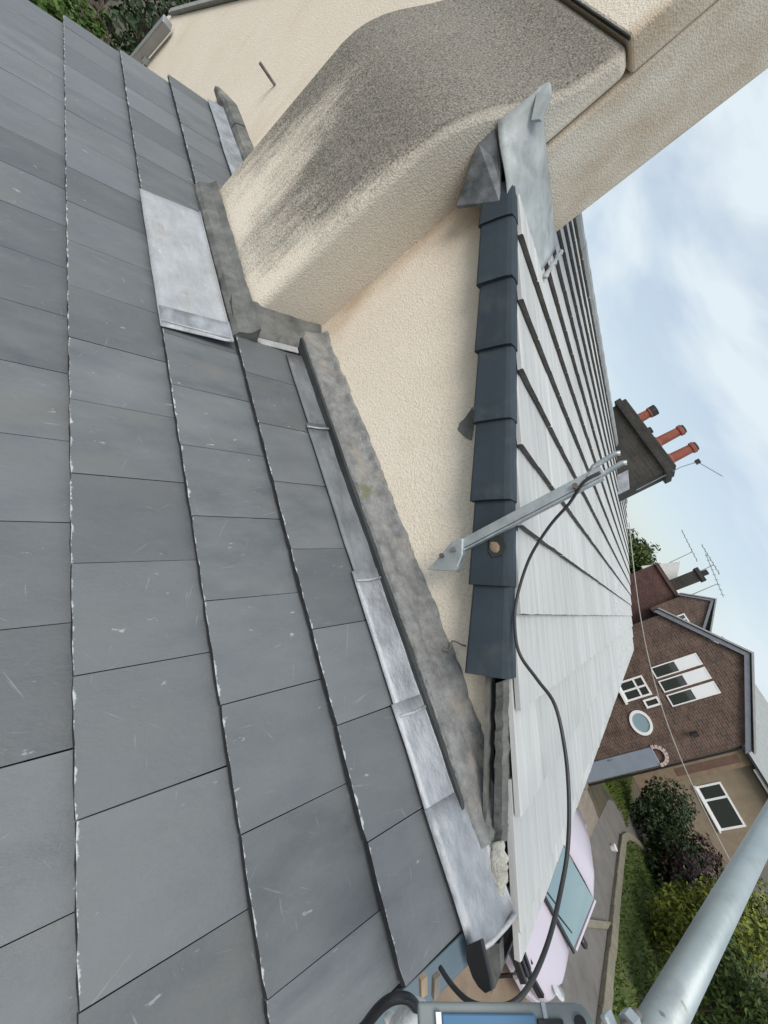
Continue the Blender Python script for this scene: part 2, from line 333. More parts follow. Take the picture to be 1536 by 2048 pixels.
m_paneblue = glass_mat('sky_lit_glass', (.25, .35, .40), .03)
m_paint = mat('lilac_car_paint', (.50, .455, .52), (.53, .485, .55), scale=2, rough=.28, spec=.6)
m_carglass = glass_mat('car_glass', (.30, .40, .41), .04); m_carglass.node_tree.nodes['Principled BSDF'].inputs['Metallic'].default_value = .55
m_rubber = mat('tyre_rubber', (.015, .015, .015), (.025, .025, .025), scale=20, rough=.8)
m_alloy = mat('wheel_alloy', (.42, .43, .45), (.52, .53, .55), scale=10, rough=.35, metal=.7)
m_lamp = glass_mat('lamp_lens', (.55, .56, .57), .08)
m_terra = mat('terracotta', (.33, .105, .07), (.25, .075, .052), scale=9, rough=.85)
m_tarmac = mat('tarmac', (.135, .125, .115), (.195, .18, .165), scale=2.2, rough=.95, bump=.5, bscale=60, third=(.10, .098, .09), third_scale=1.1)
m_paving = mat('tan_paving', (.20, .145, .10), (.265, .20, .145), scale=2.5, rough=.95, bump=.3, third=(.16, .125, .095), third_scale=1.4)
m_pale = mat('pale_drive', (.20, .165, .135), (.28, .235, .195), scale=2, rough=.95, bump=.3, stretch=(3, .6, 1))
m_kerb = mat('stone_kerb', (.17, .155, .115), (.25, .23, .17), scale=5, rough=.95, bump=.4)
m_soil = mat('soil', (.06, .05, .035), (.11, .095, .06), scale=1.2, rough=1, bump=.5)
m_lawn = mat('lawn_turf', (.050, .080, .016), (.095, .125, .03), scale=3, rough=1, bump=.8, bscale=30, third=(.105, .10, .04), third_scale=.9)
m_grass = leaf_mat('grass_blade', (.045, .085, .014), (.13, .16, .038))
m_bark = mat('bark', (.055, .042, .03), (.09, .07, .05), scale=12, rough=.95, bump=.6)
m_leafdark = leaf_mat('dark_green_leaf', (.012, .026, .011), (.04, .068, .022))
m_leafmid = leaf_mat('mid_green_leaf', (.020, .045, .010), (.085, .12, .024))
m_leafbright = leaf_mat('bright_green_leaf', (.035, .075, .012), (.12, .20, .035))
m_leafyellow = leaf_mat('yellow_green_leaf', (.055, .075, .010), (.21, .24, .032))
m_leafred = leaf_mat('dark_red_leaf', (.018, .012, .011), (.055, .029, .030))
m_blue = mat('blue_plastic', (.055, .155, .29), (.065, .175, .315), scale=6, rough=.35)
m_grey = mat('grey_plastic', (.17, .195, .20), (.22, .245, .25), scale=8, rough=.45)
m_rag = mat('white_cloth', (.62, .63, .62), (.75, .76, .75), scale=14, rough=.95, bump=.6)
m_wire = mat('pale_wire', (.36, .34, .32), (.42, .40, .38), scale=4, rough=.6)
m_alu = mat('dull_aluminium', (.34, .35, .36), (.42, .43, .44), scale=6, rough=.45, metal=.6)

# ================================================================== STRUCTURE: ground
G = -4.6
def sheet(name, poly, level, mtl, label=None):
    z = G + .004 * level
    return struct(name, MB().add([(x, y, z) for x, y in poly], [tuple(range(len(poly)))]), mtl, label)
sheet('ground', [(-400, -400), (400, -400), (400, 400), (-400, 400)], 0, m_soil)
sheet('driveway', [(.8, 1.9), (5.02, 3.5), (5.02, 13.9), (.8, 13.9)], 1, m_paving)
sheet('path', [(1.2, 13.95), (5.0, 13.95), (5.6, 17.6), (4.9, 17.95), (1.2, 17.95)], 1, m_pale)
lane = [(5.05, 5.0), (6.42, 5.0), (6.46, 19.2), (7.0, 21.0), (8.6, 22.6), (8.0, 23.4), (6.3, 22.0), (5.6, 20.3), (5.3, 17.0), (5.05, 14)]
sheet('lane', lane, 2, m_tarmac)
sheet('lawn', [(6.75, 6.0), (12.5, 6.0), (12.5, 27.5), (8.9, 26.0), (7.1, 20.8), (6.75, 19.2)], 3, m_lawn)
sheet('front_grass', [(4.5, 20.2), (5.5, 20.6), (6.2, 22.2), (7.6, 24.2), (6.0, 27.6), (4.5, 27.6)], 2, m_lawn)
# kerbs: a run of separate stones along the lane and one low drain step across it
kr = thing('stone_kerb', 'low stone kerb edging the lawn beside the grey lane', 'kerb', (6.6, 6, G))
y = 6.0; i = 0
while y < 19.0:
    l = .9
    obj('kerb_stone', MB().box((6.45 + random.uniform(-.01, .01), y + .012, G), (6.72, y + l - .012, G + .12 + random.uniform(-.01, .01))), m_kerb, kr, bevel=.015)
    y += l
for k in range(5):
    a = (6.58 + .12 * k * k * .5, 19.05 + .62 * k, G + .06); b = (6.58 + .12 * (k + .95) ** 2 * .5, 19.05 + .62 * (k + .95), G + .06)
    obj('kerb_stone', MB().bar(a, b, .24, .12), m_kerb, kr, bevel=.015)
stp = tag(obj('drain_channel', MB().prism([(5.1, 11.3, G), (5.1, 11.6, G), (5.1, 11.6, G + .13), (5.1, 11.3, G + .06)], (1.3, 2.5, 0)), m_kerb, origin=(5.1, 11.4, G), bevel=.02),
          'long low grey ramp step crossing the lane beside the lilac car', 'step')
# blades on the lawn: uncountable
gb = MB()
for k in range(9000):
    x = random.uniform(6.8, 11.5); yy = random.uniform(7, 26)
    if yy > 20 and x < 6.9 + (yy - 20) * .36: continue
    hgt = random.uniform(.05, .15) * (1.5 if random.random() < .15 else 1); a = random.uniform(0, 6.28); wd = random.uniform(.02, .05)
    c, s_ = math.cos(a) * wd, math.sin(a) * wd; lx, ly = random.uniform(-.06, .06), random.uniform(-.06, .06)
    gb.add([(x - c, yy - s_, G + .01), (x + c, yy + s_, G + .01), (x + lx, yy + ly, G + hgt)], [(0, 1, 2)])
for k in range(1600):
    x = random.uniform(4.6, 6.8); yy = random.uniform(21, 27)
    hgt = random.uniform(.06, .2); a = random.uniform(0, 6.28); wd = .045; c, s_ = math.cos(a) * wd, math.sin(a) * wd
    gb.add([(x - c, yy - s_, G + .01), (x + c, yy + s_, G + .01), (x + random.uniform(-.06, .06), yy, G + hgt)], [(0, 1, 2)])
tag(obj('grass', gb, m_grass, fix=False), 'short mown grass blades on the lawns past the lane', kind='stuff')

# ================================================================== FOREGROUND SLATE ROOF
TH = .416861433; CT, ST = math.cos(TH), math.sin(TH); H = 1.3
def RS(X, s, t=0.0):          # point on the slate slope: along the courses, up the slope, off the surface
    return Vector((X, s * CT + (H - t) * ST, s * ST - (H - t) * CT))
BAS = Matrix(((1, 0, 0), (0, CT, -ST), (0, ST, CT))).to_4x4()
SR = thing('slate_roof', 'large dark grey slate roof with lead flashing filling the foreground', 'roof', (-2, .3, G))
obj('roof_deck', MB().prism([RS(-4.55, -.72, -.03), RS(.55, -.72, -.03), RS(.55, 1.10, -.03), RS(-4.55, 1.10, -.03)], RS(0, 0, -.12) - RS(0, 0, 0)), m_dark, SR)
obj('house_wall', MB().box((-4.45, -.12, G), (.46, 1.46, -1.42)), m_brick, SR)
SWd, SLn, STh = .2912, .54, .016
def slate_mesh(i):
    rnd = random.Random(i); n = 8; vs = []
    for lvl in (0, 1):
        for k in range(n + 1):
            u = -SWd / 2 + SWd * k / n
            d = rnd.uniform(-.0014, .0014)
            if lvl: d += rnd.uniform(.0, .0016)
            vs.append((u, d if 0 < k < n else d + .002, lvl * STh))
        vs.append((SWd / 2, SLn, lvl * STh)); vs.append((-SWd / 2, SLn, lvl * STh))
    m = n + 3
    fs = [tuple(reversed(range(m))), tuple(range(m, 2 * m))] + [(k, (k + 1) % m, (k + 1) % m + m, k + m) for k in range(m)]
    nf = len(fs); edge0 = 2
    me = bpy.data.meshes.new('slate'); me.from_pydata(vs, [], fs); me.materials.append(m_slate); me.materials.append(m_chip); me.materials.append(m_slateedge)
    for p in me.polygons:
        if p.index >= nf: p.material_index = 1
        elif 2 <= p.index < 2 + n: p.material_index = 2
    return me
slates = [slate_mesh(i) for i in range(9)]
base = SR.location
tails = [-.612, -.300, .010, .322, .632]
for ci, s0 in enumerate(tails):
    off = -.018 if ci % 2 == 0 else .133
    k0 = -17
    for k in range(k0, 4):
        xj = off + .294 * k; xc = xj + .147
        if xc - .147 > .50 or xc < -4.62: continue
        me = random.choice(slates)
        o = link('slate', me, SR)
        tl = random.uniform(-.0008, .0014); sag = random.uniform(-.0013, .0013)
        p = RS(xc, s0 + sag, .039 + tl) + Vector((0, 0, OFF)) - base
        tilt = Matrix.Rotation(-(.034 + tl) / .33, 4, 'X') @ Matrix.Rotation(random.uniform(-.0035, .0035), 4, 'Z')
        wfac = 1.0
        mt = Matrix.Translation(p) @ BAS @ tilt
        if xc + .147 > .575:                               # cut slate at the verge
            wv = (.572 - (xc - .147)) / .294; p2 = RS(xc - .147 + wv * .147, s0 + sag, .039 + tl) + Vector((0, 0, OFF)) - base
            mt = Matrix.Translation(p2) @ BAS @ tilt @ Matrix.Diagonal((wv, 1, 1, 1))
        if xc - .147 < -4.62:
            wv = (xc + .147 + 4.62) / .294; p2 = RS(xc + .147 - wv * .147, s0 + sag, .039 + tl) + Vector((0, 0, OFF)) - base
            mt = Matrix.Translation(p2) @ BAS @ tilt @ Matrix.Diagonal((wv, 1, 1, 1))
        o.matrix_local = mt
# dry verge caps, one to a course
for s0 in tails[1:] + [.0 + .945]:
    e = s0 + .312 if s0 < .9 else s0 + .16
    if s0 > .9: break
    v = MB()
    ring = lambda s, t: [RS(.574, s, t + .010), RS(.574, s, t + .024), RS(.628, s, t + .022), RS(.640, s, t + .012), RS(.640, s, t - .13), RS(.628, s, t - .13), RS(.628, s, t - .002)]
    v.sweep([ring(s0 - .008, .022), ring(min(e, .915), .012)])
    obj('verge_cap', v, m_vergegrey, SR, bevel=.003)
# lead flashing: lapped sheets with an upstand against the kerb
def lead(x0, x1, s0, s1, t, m_, up_=.006, wob=.004, name='lead_flashing', ns=7):
    rnd = random.Random(int(abs(x0 * 1000))); nx = max(4, int((x1 - x0) / .06)); rows = []
    for j in range(ns + 1):
        f = j / ns; row = []
        for i in range(nx + 1):
            x = x0 + (x1 - x0) * i / nx
            if f < .8: s = s0 + (s1 - s0) * f / .8; tt = t
            else: s = s1 + (f - .8) * .02; tt = t + up_ * (f - .8) / .2
            q = noise.noise(Vector((x * 7, s * 16, 3.1))) * wob + noise.noise(Vector((x * 22, s * 30, 8))) * wob * .5
            if j == 0: s += noise.noise(Vector((x * 5, 1, 0))) * .004; q = min(q, 0)
            row.append(RS(x, s, tt + q))
        rows.append(row)
    b = MB(); n = nx + 1
    b.add([p for r in rows for p in r], [(j * n + i, j * n + i + 1, (j + 1) * n + i + 1, (j + 1) * n + i) for j in range(ns) for i in range(nx)])
    o = obj(name, b, m_, SR, smooth=True)
    sd_ = o.modifiers.new('thick', 'SOLIDIFY'); sd_.thickness = .0022; sd_.offset = -1
    return o
lead(-1.70, -1.18, .880, .99, .043, m_leaddull, wob=.007)
lead(-1.24, -.42, .868, .985, .045, m_leaddull, wob=.008)
lead(-.50, .06, .856, .98, .048, m_lead, wob=.005)
lead(-.02, .36, .846, .98, .051, m_lead, wob=.006)
lead(.28, .625, .842, 1.03, .055, m_lead, up_=.012, wob=.009)
# rolled bead seams where sheets lap
for x in (-1.21, -.46, .02):
    obj('lead_lap', MB().tube([RS(x, .862, .052), RS(x + .004, .92, .053), RS(x, .975, .055)], .005, 6), m_leadnew, SR, smooth=True)
# turned-down end of the lead at the verge
obj('lead_edge', MB().tube([RS(.618, .85, .053), RS(.624, .92, .057), RS(.620, .98, .061), RS(.612, 1.025, .067)], .007, 8), m_leadnew, SR, smooth=True)
# left of the chimney breast
lead(-4.60, -3.9, .915, 1.03, .045, m_lead)
lead(-3.95, -3.02, .905, 1.03, .048, m_lead)
# pale lead apron in front of the breast
ap = lead(-2.72, -1.66, .316, .604, .0575, m_leadnew, up_=.012, wob=.003, name='lead_apron', ns=10)
ap['label'] = 'pale whitish lead apron sheet below the chimney breast'
lead(-1.79, -1.655, .320, .608, .061, m_lead, up_=.01, wob=.002)
obj('lead_lap', MB().tube([RS(-1.69, .322, .064), RS(-1.685, .5, .064), RS(-1.675, .60, .064)], .005, 6), m_leadnew, SR, smooth=True)
# mortar kerb under the gable wall
def kerb(name, x0, x1, prof, m_, step=.022, amp=.006, taper=None, axis='X', seed=0):
    rings = []; n = max(4, int(abs(x1 - x0) / step))
    for i in range(n + 1):
        x = x0 + (x1 - x0) * i / n; ring = []
        for a, t in prof:
            pt = (x, a) if axis == 'X' else (a, x)
            q = Vector((pt[0] * 9 + seed, pt[1] * 14, t * 20))
            am = amp * (2.6 if t > .095 and axis == 'X' and amp < .0065 else 1)
            tt = t + noise.noise(q) * am + noise.noise(q * 3.1) * am * .7 if t > .01 else t
            aa = noise.noise(q + Vector((7, 3, 1))) * amp * .7
            X_, s_ = (pt[0], pt[1] + aa) if axis == 'X' else (pt[0] + aa, pt[1])
            if taper: tt *= taper(x)
            ring.append(RS(X_, s_, tt))
        rings.append(ring)
    return obj(name, MB().sweep(rings), m_, SR, smooth=False)
main_prof = [(.985, .0), (.988, .035), (.990, .070), (.998, .080), (1.012, .086), (1.03, .088), (1.05, .086), (1.07, .087), (1.09, .088), (1.105, .098), (1.118, .112), (1.130, .116), (1.15, .10), (1.152, .0)]
kerb('mortar_kerb', -1.86, .44, main_prof, m_mortar, taper=lambda x: 1.0 if x < .0 else 1 - .25 * x / .44)
obj('kerb_face', MB().prism([RS(-1.80, .962, .012), RS(.43, .966, .012), RS(.43, .974, .026), RS(.30, .974, .066), RS(-1.80, .974, .082)], RS(0, .012, 0) - RS(0, 0, 0)), m_kerbface, SR)  # dark strip along the front of the kerb
kerb('mortar_fillet', -3.06, -1.72, [(.622, 0), (.625, .05), (.645, .075), (.675, .082), (.70, .088), (.735, .12), (.74, 0)], m_mortargrey, amp=.009, seed=4)
kerb('mortar_fillet', .64, 1.12, [(-1.95, 0), (-1.95, .11), (-1.90, .086), (-1.84, .08), (-1.80, .07), (-1.765, .045), (-1.755, 0)], m_mortargrey, axis='S', amp=.007, seed=9)
obj('lead_step', MB().prism([RS(-1.76, .64, .042), RS(-1.725, .64, .036), RS(-1.725, .96, .036), RS(-1.76, .96, .042)], RS(0, 0, .006) - RS(0, 0, 0)), m_leadnew, SR, bevel=.002)
# two dark coping stones left of the breast
for a, b in ((-5.0, -4.22), (-4.20, -3.06)):
    rings = []
    for i in range(9):
        x = a + (b - a) * i / 8; w_ = (.35 + .65 * i / 4) if (a < -4.5 and i < 4) else 1
        rings.append([RS(x, 1.03 + noise.noise(Vector((x * 6, j, 2))) * .006 + u * w_, .02 + (t - .02) * w_ + noise.noise(Vector((x * 8, j, 5))) * .008) for j, (u, t) in enumerate([(0, 0), (.005, .07), (.02, .10), (.085, .115), (.115, .10), (.12, .0)])])
    obj('coping_stone', MB().sweep(rings), m_mortargrey, SR)
# black underlay tongue hanging out under the lead end
obj('underlay_tongue', MB().prism([(.583, 1.25, -.790), (.572, 1.25, -.737), (.590, 1.25, -.739), (.613, 1.25, -.742), (.645, 1.25, -.746), (.671, 1.25, -.753), (.677, 1.25, -.776), (.664, 1.25, -.790), (.645, 1.25, -.798), (.612, 1.25, -.800)], (.003, .012, .002)), m_black, SR, bevel=.003)
obj('barge_board', MB().prism([RS(.56, -.70, -.04), RS(.60, -.70, -.04), RS(.60, 1.15, -.04), RS(.56, 1.15, -.04)], RS(0, 0, -.17) - RS(0, 0, 0)), m_oldtimber, SR)

# ================================================================== NEIGHBOUR HOUSE
HN = thing('rendered_house', 'cream rendered gable house with stained chimney breast and pale tiled roof', 'house', (-3.3, 6, G))
SL, Z0, YV = .503, -.4526, 1.46           # roof plane z = Z0 - SL x ; verge line y
RX, YE = -3.27, 15.0                      # ridge, far end
def NR(x, y, t=0.0):
    q = math.hypot(1, SL); return Vector((x + t * SL / q, y, Z0 - SL * x + t / q))
rz = Z0 - SL * RX
gz = lambda x: Z0 - SL * x - .06
obj('gable_wall', MB().prism([(-7.75, 1.52, G), (.66, 1.52, G), (.66, 1.52, gz(.66)), (RX, 1.52, gz(RX)), (-7.30, 1.52, gz(RX) - SL * (7.30 + RX) - .0), (-7.62, 1.52, -1.02), (-7.75, 1.52, -1.12)], (0, .24, 0)), m_render, HN)
obj('front_wall', MB().box((.30, 1.77, G), (.55, YE, gz(.55) - .05)), m_render, HN)
obj('back_wall', MB().box((-7.6, 1.77, G), (-7.35, YE, -1.1)), m_render, HN)
obj('end_wall', MB().prism([(-7.34, YE - .3, G), (.29, YE - .3, G), (.29, YE - .3, gz(.29)), (RX, YE - .3, gz(RX)), (-7.34, YE - .3, -1.0)], (0, .25, 0)), m_redbrick, HN)
obj('roof_underlay', MB().prism([NR(.74, 1.50, -.045), NR(RX, 1.50, -.045), NR(RX, YE, -.045), NR(.74, YE, -.045)], Vector((-.01, 0, -.03))), m_dark, HN)
obj('roof_slope', MB().prism([(RX, 1.48, rz), (-7.5, 1.48, rz - SL * (7.5 + RX)), (-7.5, YE, rz - SL * (7.5 + RX)), (RX, YE, rz)], (0, 0, -.05)), m_roofgrey, HN)
# tiles: nearest ones piece by piece
q = math.hypot(1, SL); AX = Matrix(((0, -1 / q, SL / q), (1, 0, 0), (0, SL / q, 1 / q))).to_4x4()   # columns: along eave, up slope, normal
TW, TL, TT, GAUGE = .294, .40, .016, .3023
def tile_mesh(i):
    rnd = random.Random(50 + i); n = 4; vs = []
    prof = [(0, 0), (.02, .004), (.5, .003), (.98, .003), (1, 0)]
    for (d, lo) in ((0.0, 0), (TL, 0)):
        for u, b_ in prof: vs.append((u * (TW - .0015), d + (rnd.uniform(-.002, .002) if d == 0 else 0), 0))
        for u, b_ in prof: vs.append((u * (TW - .0015), d + (rnd.uniform(-.0015, .003) if d == 0 else 0), TT + b_))
    fs = []
    for k in range(4):
        fs += [(k, k + 1, 10 + k + 1, 10 + k)[::-1], (5 + k, 5 + k + 1, 15 + k + 1, 15 + k), (k, k + 1, 5 + k + 1, 5 + k), (10 + k, 10 + k + 1, 15 + k + 1, 15 + k)[::-1]]
    fs += [(0, 5, 15, 10), (4, 9, 19, 14)[::-1]]
    me = bpy.data.meshes.new('roof_tile'); me.from_pydata(vs, [], fs)
    bm = bmesh.new(); bm.from_mesh(me); bmesh.ops.recalc_face_normals(bm, faces=bm.faces); bm.to_mesh(me); bm.free()
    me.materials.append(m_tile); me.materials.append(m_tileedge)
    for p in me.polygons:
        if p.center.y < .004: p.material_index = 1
    return me
tiles = [tile_mesh(i) for i in range(5)]
nb = HN.location
far = MB(); rows = [(-.16 + .2705 * k) for k in range(-11, 4)] + [.715]
tails_x = sorted(rows, reverse=True); far_e = []
for ri, x in enumerate(tails_x):
    kcount = 18
    y = 1.475; k = 0
    while y < YE - .02:
        if -3.34 < x < -1.86 and y < 2.0 and x - .36 < -1.95: y += TW; continue
        mt = Matrix.Translation(NR(x, y, .031) + Vector((0, 0, OFF)) - nb) @ AX @ Matrix.Rotation(-.078, 4, 'X')
        if k < kcount:
            o = link('roof_tile', random.choice(tiles), HN)
            o.matrix_local = mt @ Matrix.Translation((0, random.uniform(-.002, .002), random.uniform(-.0008, .0008))) @ Matrix.Rotation(random.uniform(-.002, .002), 4, 'Z')
        else:
            me = tiles[k % 5]; m2 = Matrix.Translation(nb - Vector((0, 0, OFF))) @ mt
            far_e += [len(far.f) + p.index for p in me.polygons if p.material_index]
            far.add([m2 @ v.co for v in me.vertices], [tuple(p.vertices) for p in me.polygons])
        y += TW; k += 1
fo = tag(obj('far_roof_tiles', far, m_tile, HN, fix=False), kind='stuff'); fo.data.materials.append(m_tileedge)
for i in far_e: fo.data.polygons[i].material_index = 1
# ridge tiles
rt = []
for i in range(32):
    y0 = 2.15 + i * .402
    if y0 > YE - .4: break
    rings = []
    for yy, r in ((y0, .115), (y0 + .398, .108)):
        rings.append([Vector((RX + math.cos(a) * r * 1.15, yy, rz - .01 + math.sin(a) * r * .8)) for a in [math.pi * j / 7 for j in range(8)]])
    obj('ridge_tile', MB().sweep(rings), m_roofgrey, HN)
# dry verge units down the near gable edge
joints = [0.02, -.24, -.505, -.775, -1.04, -1.305, -1.56, -1.715]
def verge_unit(xlo, xhi, mtl):
    rings = []
    ja, jb = random.uniform(-.004, .004), random.uniform(-.006, .004)
    for x, gr in ((xlo, .013 + ja), (xlo - .05 * 0 - .006, .012 + ja) if False else (xhi, .0 + jb)):
        o_ = NR(x, 0, 0); nn = Vector((SL / q, 0, 1 / q))
        pts = [(1.505, .027 + gr * .3), (1.440, .027 + gr * .3), (1.426 - gr, .020 + gr * .3), (1.420 - gr, .004), (1.417 - gr, -.03), (1.415 - gr, -.10 - gr * .7), (1.424 - gr, -.108 - gr * .7), (1.455, -.106), (1.462, -.02), (1.47, .018), (1.505, .026)]
        rings.append([Vector((o_.x, yy, o_.z)) + nn * t for yy, t in pts])
    o = obj('verge_unit', MB().sweep(rings), mtl, HN, bevel=.003); return o
for a, b in zip(joints[:-1], joints[1:]): verge_unit(a, b - .012, m_verge)
# slim edge where the cover strip ends, and a knocked hole in one unit showing the mortar behind
obj('verge_hole', MB().prism([(-.400, 1.405, -.300), (-.362, 1.405, -.322), (-.338, 1.405, -.318), (-.332, 1.405, -.285), (-.352, 1.405, -.262), (-.385, 1.405, -.258), (-.404, 1.405, -.276)], (0, .010, 0)), m_dark, HN)
obj('mortar_crumb', MB().sweep([[Vector((-.366 + .021 * k * math.cos(t) * (1 + .3 * noise.noise(Vector((t, k, 1)))), yy, -.296 + .017 * k * math.sin(t))) for t in [2 * math.pi * j / 9 for j in range(9)]] for yy, k in ((1.4045, 1.0), (1.4035, .95), (1.401, .5))]), m_tanbrick, HN)
# bare verge below the last unit: bedding mortar, undercloak, exposed tile edge
rings = []
for i in range(48):
    x = .03 + .42 * i / 47; o_ = NR(x, 0, 0); a = .012 * noise.noise(Vector((x * 30, 1, 2))) + .008 * noise.noise(Vector((x * 70, 4, 2)))
    rings.append([o_ + Vector((0, 1.462 + a, -.035)), o_ + Vector((0, 1.455 + a, -.005)), o_ + Vector((0, 1.470 + a, .010 + a * .6)), o_ + Vector((0, 1.50, .012)), o_ + Vector((0, 1.50, -.035))])
obj('bedding_mortar', MB().sweep(rings), m_mortargrey, HN)
obj('undercloak', MB().prism([NR(.02, 1.446, -.062), NR(.47, 1.446, -.062), NR(.47, 1.53, -.062), NR(.02, 1.53, -.062)], Vector((0, 0, .010))), m_mortargrey, HN)
# lump of fresh mortar at the foot of the verge
bm_ = MB(); rings = []
for i in range(18):
    f = i / 17; c0 = Vector((.440, 1.445, -.688)).lerp(Vector((.575, 1.43, -.748)), f); r = .031 * math.sin(math.pi * (.12 + .80 * f)) ** .6
    rings.append([c0 + Vector((math.cos(a) * .1 * r, math.cos(a) * r * .5, math.sin(a) * r)) * (1 + .5 * noise.noise(Vector((i * .7, math.cos(a) * 1.4, math.sin(a) * 1.4)))) for a in [2 * math.pi * j / 14 for j in range(14)]])
obj('verge_end', MB().prism([(.685, 1.475, -.885), (.690, 1.475, -.815), (.755, 1.475, -.842), (.80, 1.475, -.895)], (0, .04, 0)), m_mortargrey, HN)
obj('mortar_lump', MB().sweep(rings), m_mortarwhite, HN, smooth=True)
# fascia, soffit and gutter along the eave
obj('fascia', MB().box((.70, 1.47, gz(.70) - .20), (.725, YE, gz(.74) - .0)), m_oldtimber, HN)
obj('soffit', MB().box((.40, 1.78, gz(.70) - .18), (.698, YE, gz(.70) - .16)), m_oldtimber, HN)
gut = MB(); rings = []
for yy in (1.52, YE):
    rings.append([Vector((.755 + .058 * math.cos(a), yy, -.905 + .055 * math.sin(a))) for a in [math.pi + math.pi * j / 8 for j in range(9)]] + [Vector((.755 + .052 * math.cos(a), yy, -.905 + .049 * math.sin(a))) for a in [2 * math.pi - math.pi * j / 8 for j in range(9)]])
obj('gutter', gut.sweep(rings), m_black, HN)
# chimney breast with weathered shoulder and stack
BX0, BX1 = -3.06, -1.93
obj('chimney_breast', MB().prism([(BX0, 1.18, G), (BX0, 1.18, .18), (BX0, 1.188, .26), (BX0, 1.205, .33), (BX0, 1.235, .41), (BX0, 1.275, .49), (BX0, 1.32, .565), (BX0, 1.365, .64), (BX0, 1.405, .715), (BX0, 1.437, .79), (BX0, 1.460, .87), (BX0, 1.472, .95), (BX0, 1.475, 1.03), (BX0, 1.60, 1.03), (BX0, 1.60, G)], (BX1 - BX0, 0, 0)), m_breast, HN, bevel=.045, seg=5, autos=True)
obj('chimney_stack', MB().box((BX0 + .004, 1.604, -.1), (BX1 - .004, 2.07, 3.4)), m_render, HN, bevel=.02)
obj('chimney_stack_front', MB().box((BX0 - .004, 1.464, 1.034), (BX1 - .002, 1.602, 3.4)), m_render, HN, bevel=.012)
obj('drip_edge', MB().box((BX0 - .004, 1.458, 1.028), (BX1 - .004, 1.473, 1.034)), m_dark, HN)
# lead apron over the roof at the stack's side and the sooty cheek hanging below it
g = MB(); A_, B_ = Vector((-1.922, 1.355, .680)), Vector((-1.925, 2.14, .60)); nx, ny = 20, 8
D1_, D2_, C_ = Vector((-1.925, 1.335, .495)), Vector((-1.635, 1.425, .372)), Vector((-1.64, 1.90, .405))
vs = []
for i in range(nx + 1):
    for j in range(ny + 1):
        f, h_ = i / nx, j / ny; low = D1_.lerp(D2_, f / .35) if f < .35 else D2_.lerp(C_, (f - .35) / .65); p = A_.lerp(B_, f).lerp(low, h_)
        bulge = .018 * math.sin(math.pi * h_) * min(1, f * 4) * (1 - .5 * f)
        p = p + Vector((.7, -.1, .7)) * (bulge + .008 * noise.noise(Vector((f * 6, h_ * 4, 1))) + .004 * noise.noise(Vector((f * 20, h_ * 9, 4))))
        vs.append(p)
g.add(vs, [(i * (ny + 1) + j, i * (ny + 1) + j + 1, (i + 1) * (ny + 1) + j + 1, (i + 1) * (ny + 1) + j) for i in range(nx) for j in range(ny)])
la = obj('lead_saddle', g, m_leadold, HN, smooth=True); sm = la.modifiers.new('thick', 'SOLIDIFY'); sm.thickness = .005
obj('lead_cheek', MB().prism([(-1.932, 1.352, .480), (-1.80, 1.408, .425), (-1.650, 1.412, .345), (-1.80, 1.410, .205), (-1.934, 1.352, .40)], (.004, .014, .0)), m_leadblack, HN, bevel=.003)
obj('lead_fold', MB().prism([(-1.935, 1.352, .672), (-1.925, 1.36, .715), (-1.895, 1.385, .700), (-1.850, 1.405, .628), (-1.870, 1.395, .600)], (.002, .014, .004)), m_leadold, HN, bevel=.002)
rings = []
for i in range(14):
    f = i / 13; p = B_.lerp(C_, f) + Vector((.02, .03 + .02 * noise.noise(Vector((i * .6, 0, 0))), .012)); r = .013 + .008 * noise.noise(Vector((i * .9, 3, 1)))
    rings.append([p + Vector((math.cos(a) * r * .6, math.sin(a) * r, math.cos(a) * r * .7)) for a in [2 * math.pi * j / 7 for j in range(7)]])
obj('mortar_fillet', MB().sweep(rings), m_leadold, HN)
# missing patch of render under the verge
obj('bare_patch', MB().prism([(-.955, 1.516, -.150), (-.90, 1.516, -.165), (-.826, 1.516, -.215), (-.85, 1.516, -.232), (-.905, 1.516, -.245), (-.925, 1.516, -.225), (-.93, 1.516, -.20)], (0, .002, 0)), m_mortargrey, HN)
# far party chimney on the ridge
chm = obj('chimney', MB().box((-3.95, 9.3, .3), (-2.26, 10.0, 1.62)), m_darkbrick, HN, bevel=.01)
obj('chimney_cap', MB().box((-4.02, 9.23, 1.622), (-2.19, 10.07, 1.75)).box((-3.97, 9.28, 1.752), (-2.24, 10.02, 1.83)), m_darkbrick, chm, bevel=.015)
obj('chimney_flashing', MB().prism([(-2.6, 9.27, .90), (-2.24, 9.27, .70), (-2.24, 9.27, .95), (-2.6, 9.27, 1.12)], (0, .02, 0)), m_lead, chm)
for x, hh, cowl in ((-3.56, .27, True), (-2.92, .52, False), (-2.50, .50, False)):
    pot = obj('chimney_pot', MB().tube([(x, 9.62, 1.83), (x, 9.62, 1.83 + hh * .12), (x, 9.62, 1.83 + hh * .16), (x, 9.62, 1.83 + hh * .85), (x, 9.62, 1.83 + hh * .88), (x, 9.62, 1.83 + hh)], [.125, .12, .10, .088, .11, .11], 12), m_terra, chm, smooth=False)
    obj('pot_cowl', MB().tube([(x, 9.62, 1.83 + hh), (x, 9.62, 1.83 + hh + (.10 if cowl else .03))], .11 if cowl else .085, 10), m_black, pot) if False else obj('pot_cowl', MB().tube([(x, 9.62, 1.83 + hh + .004), (x, 9.62, 1.83 + hh + (.11 if cowl else .035))], .115 if cowl else .09, 10), m_dark, chm)
obj('capped_flue', MB().tube([(-3.22, 9.62, 1.83), (-3.22, 9.62, 1.93)], .07, 10), m_dark, chm)

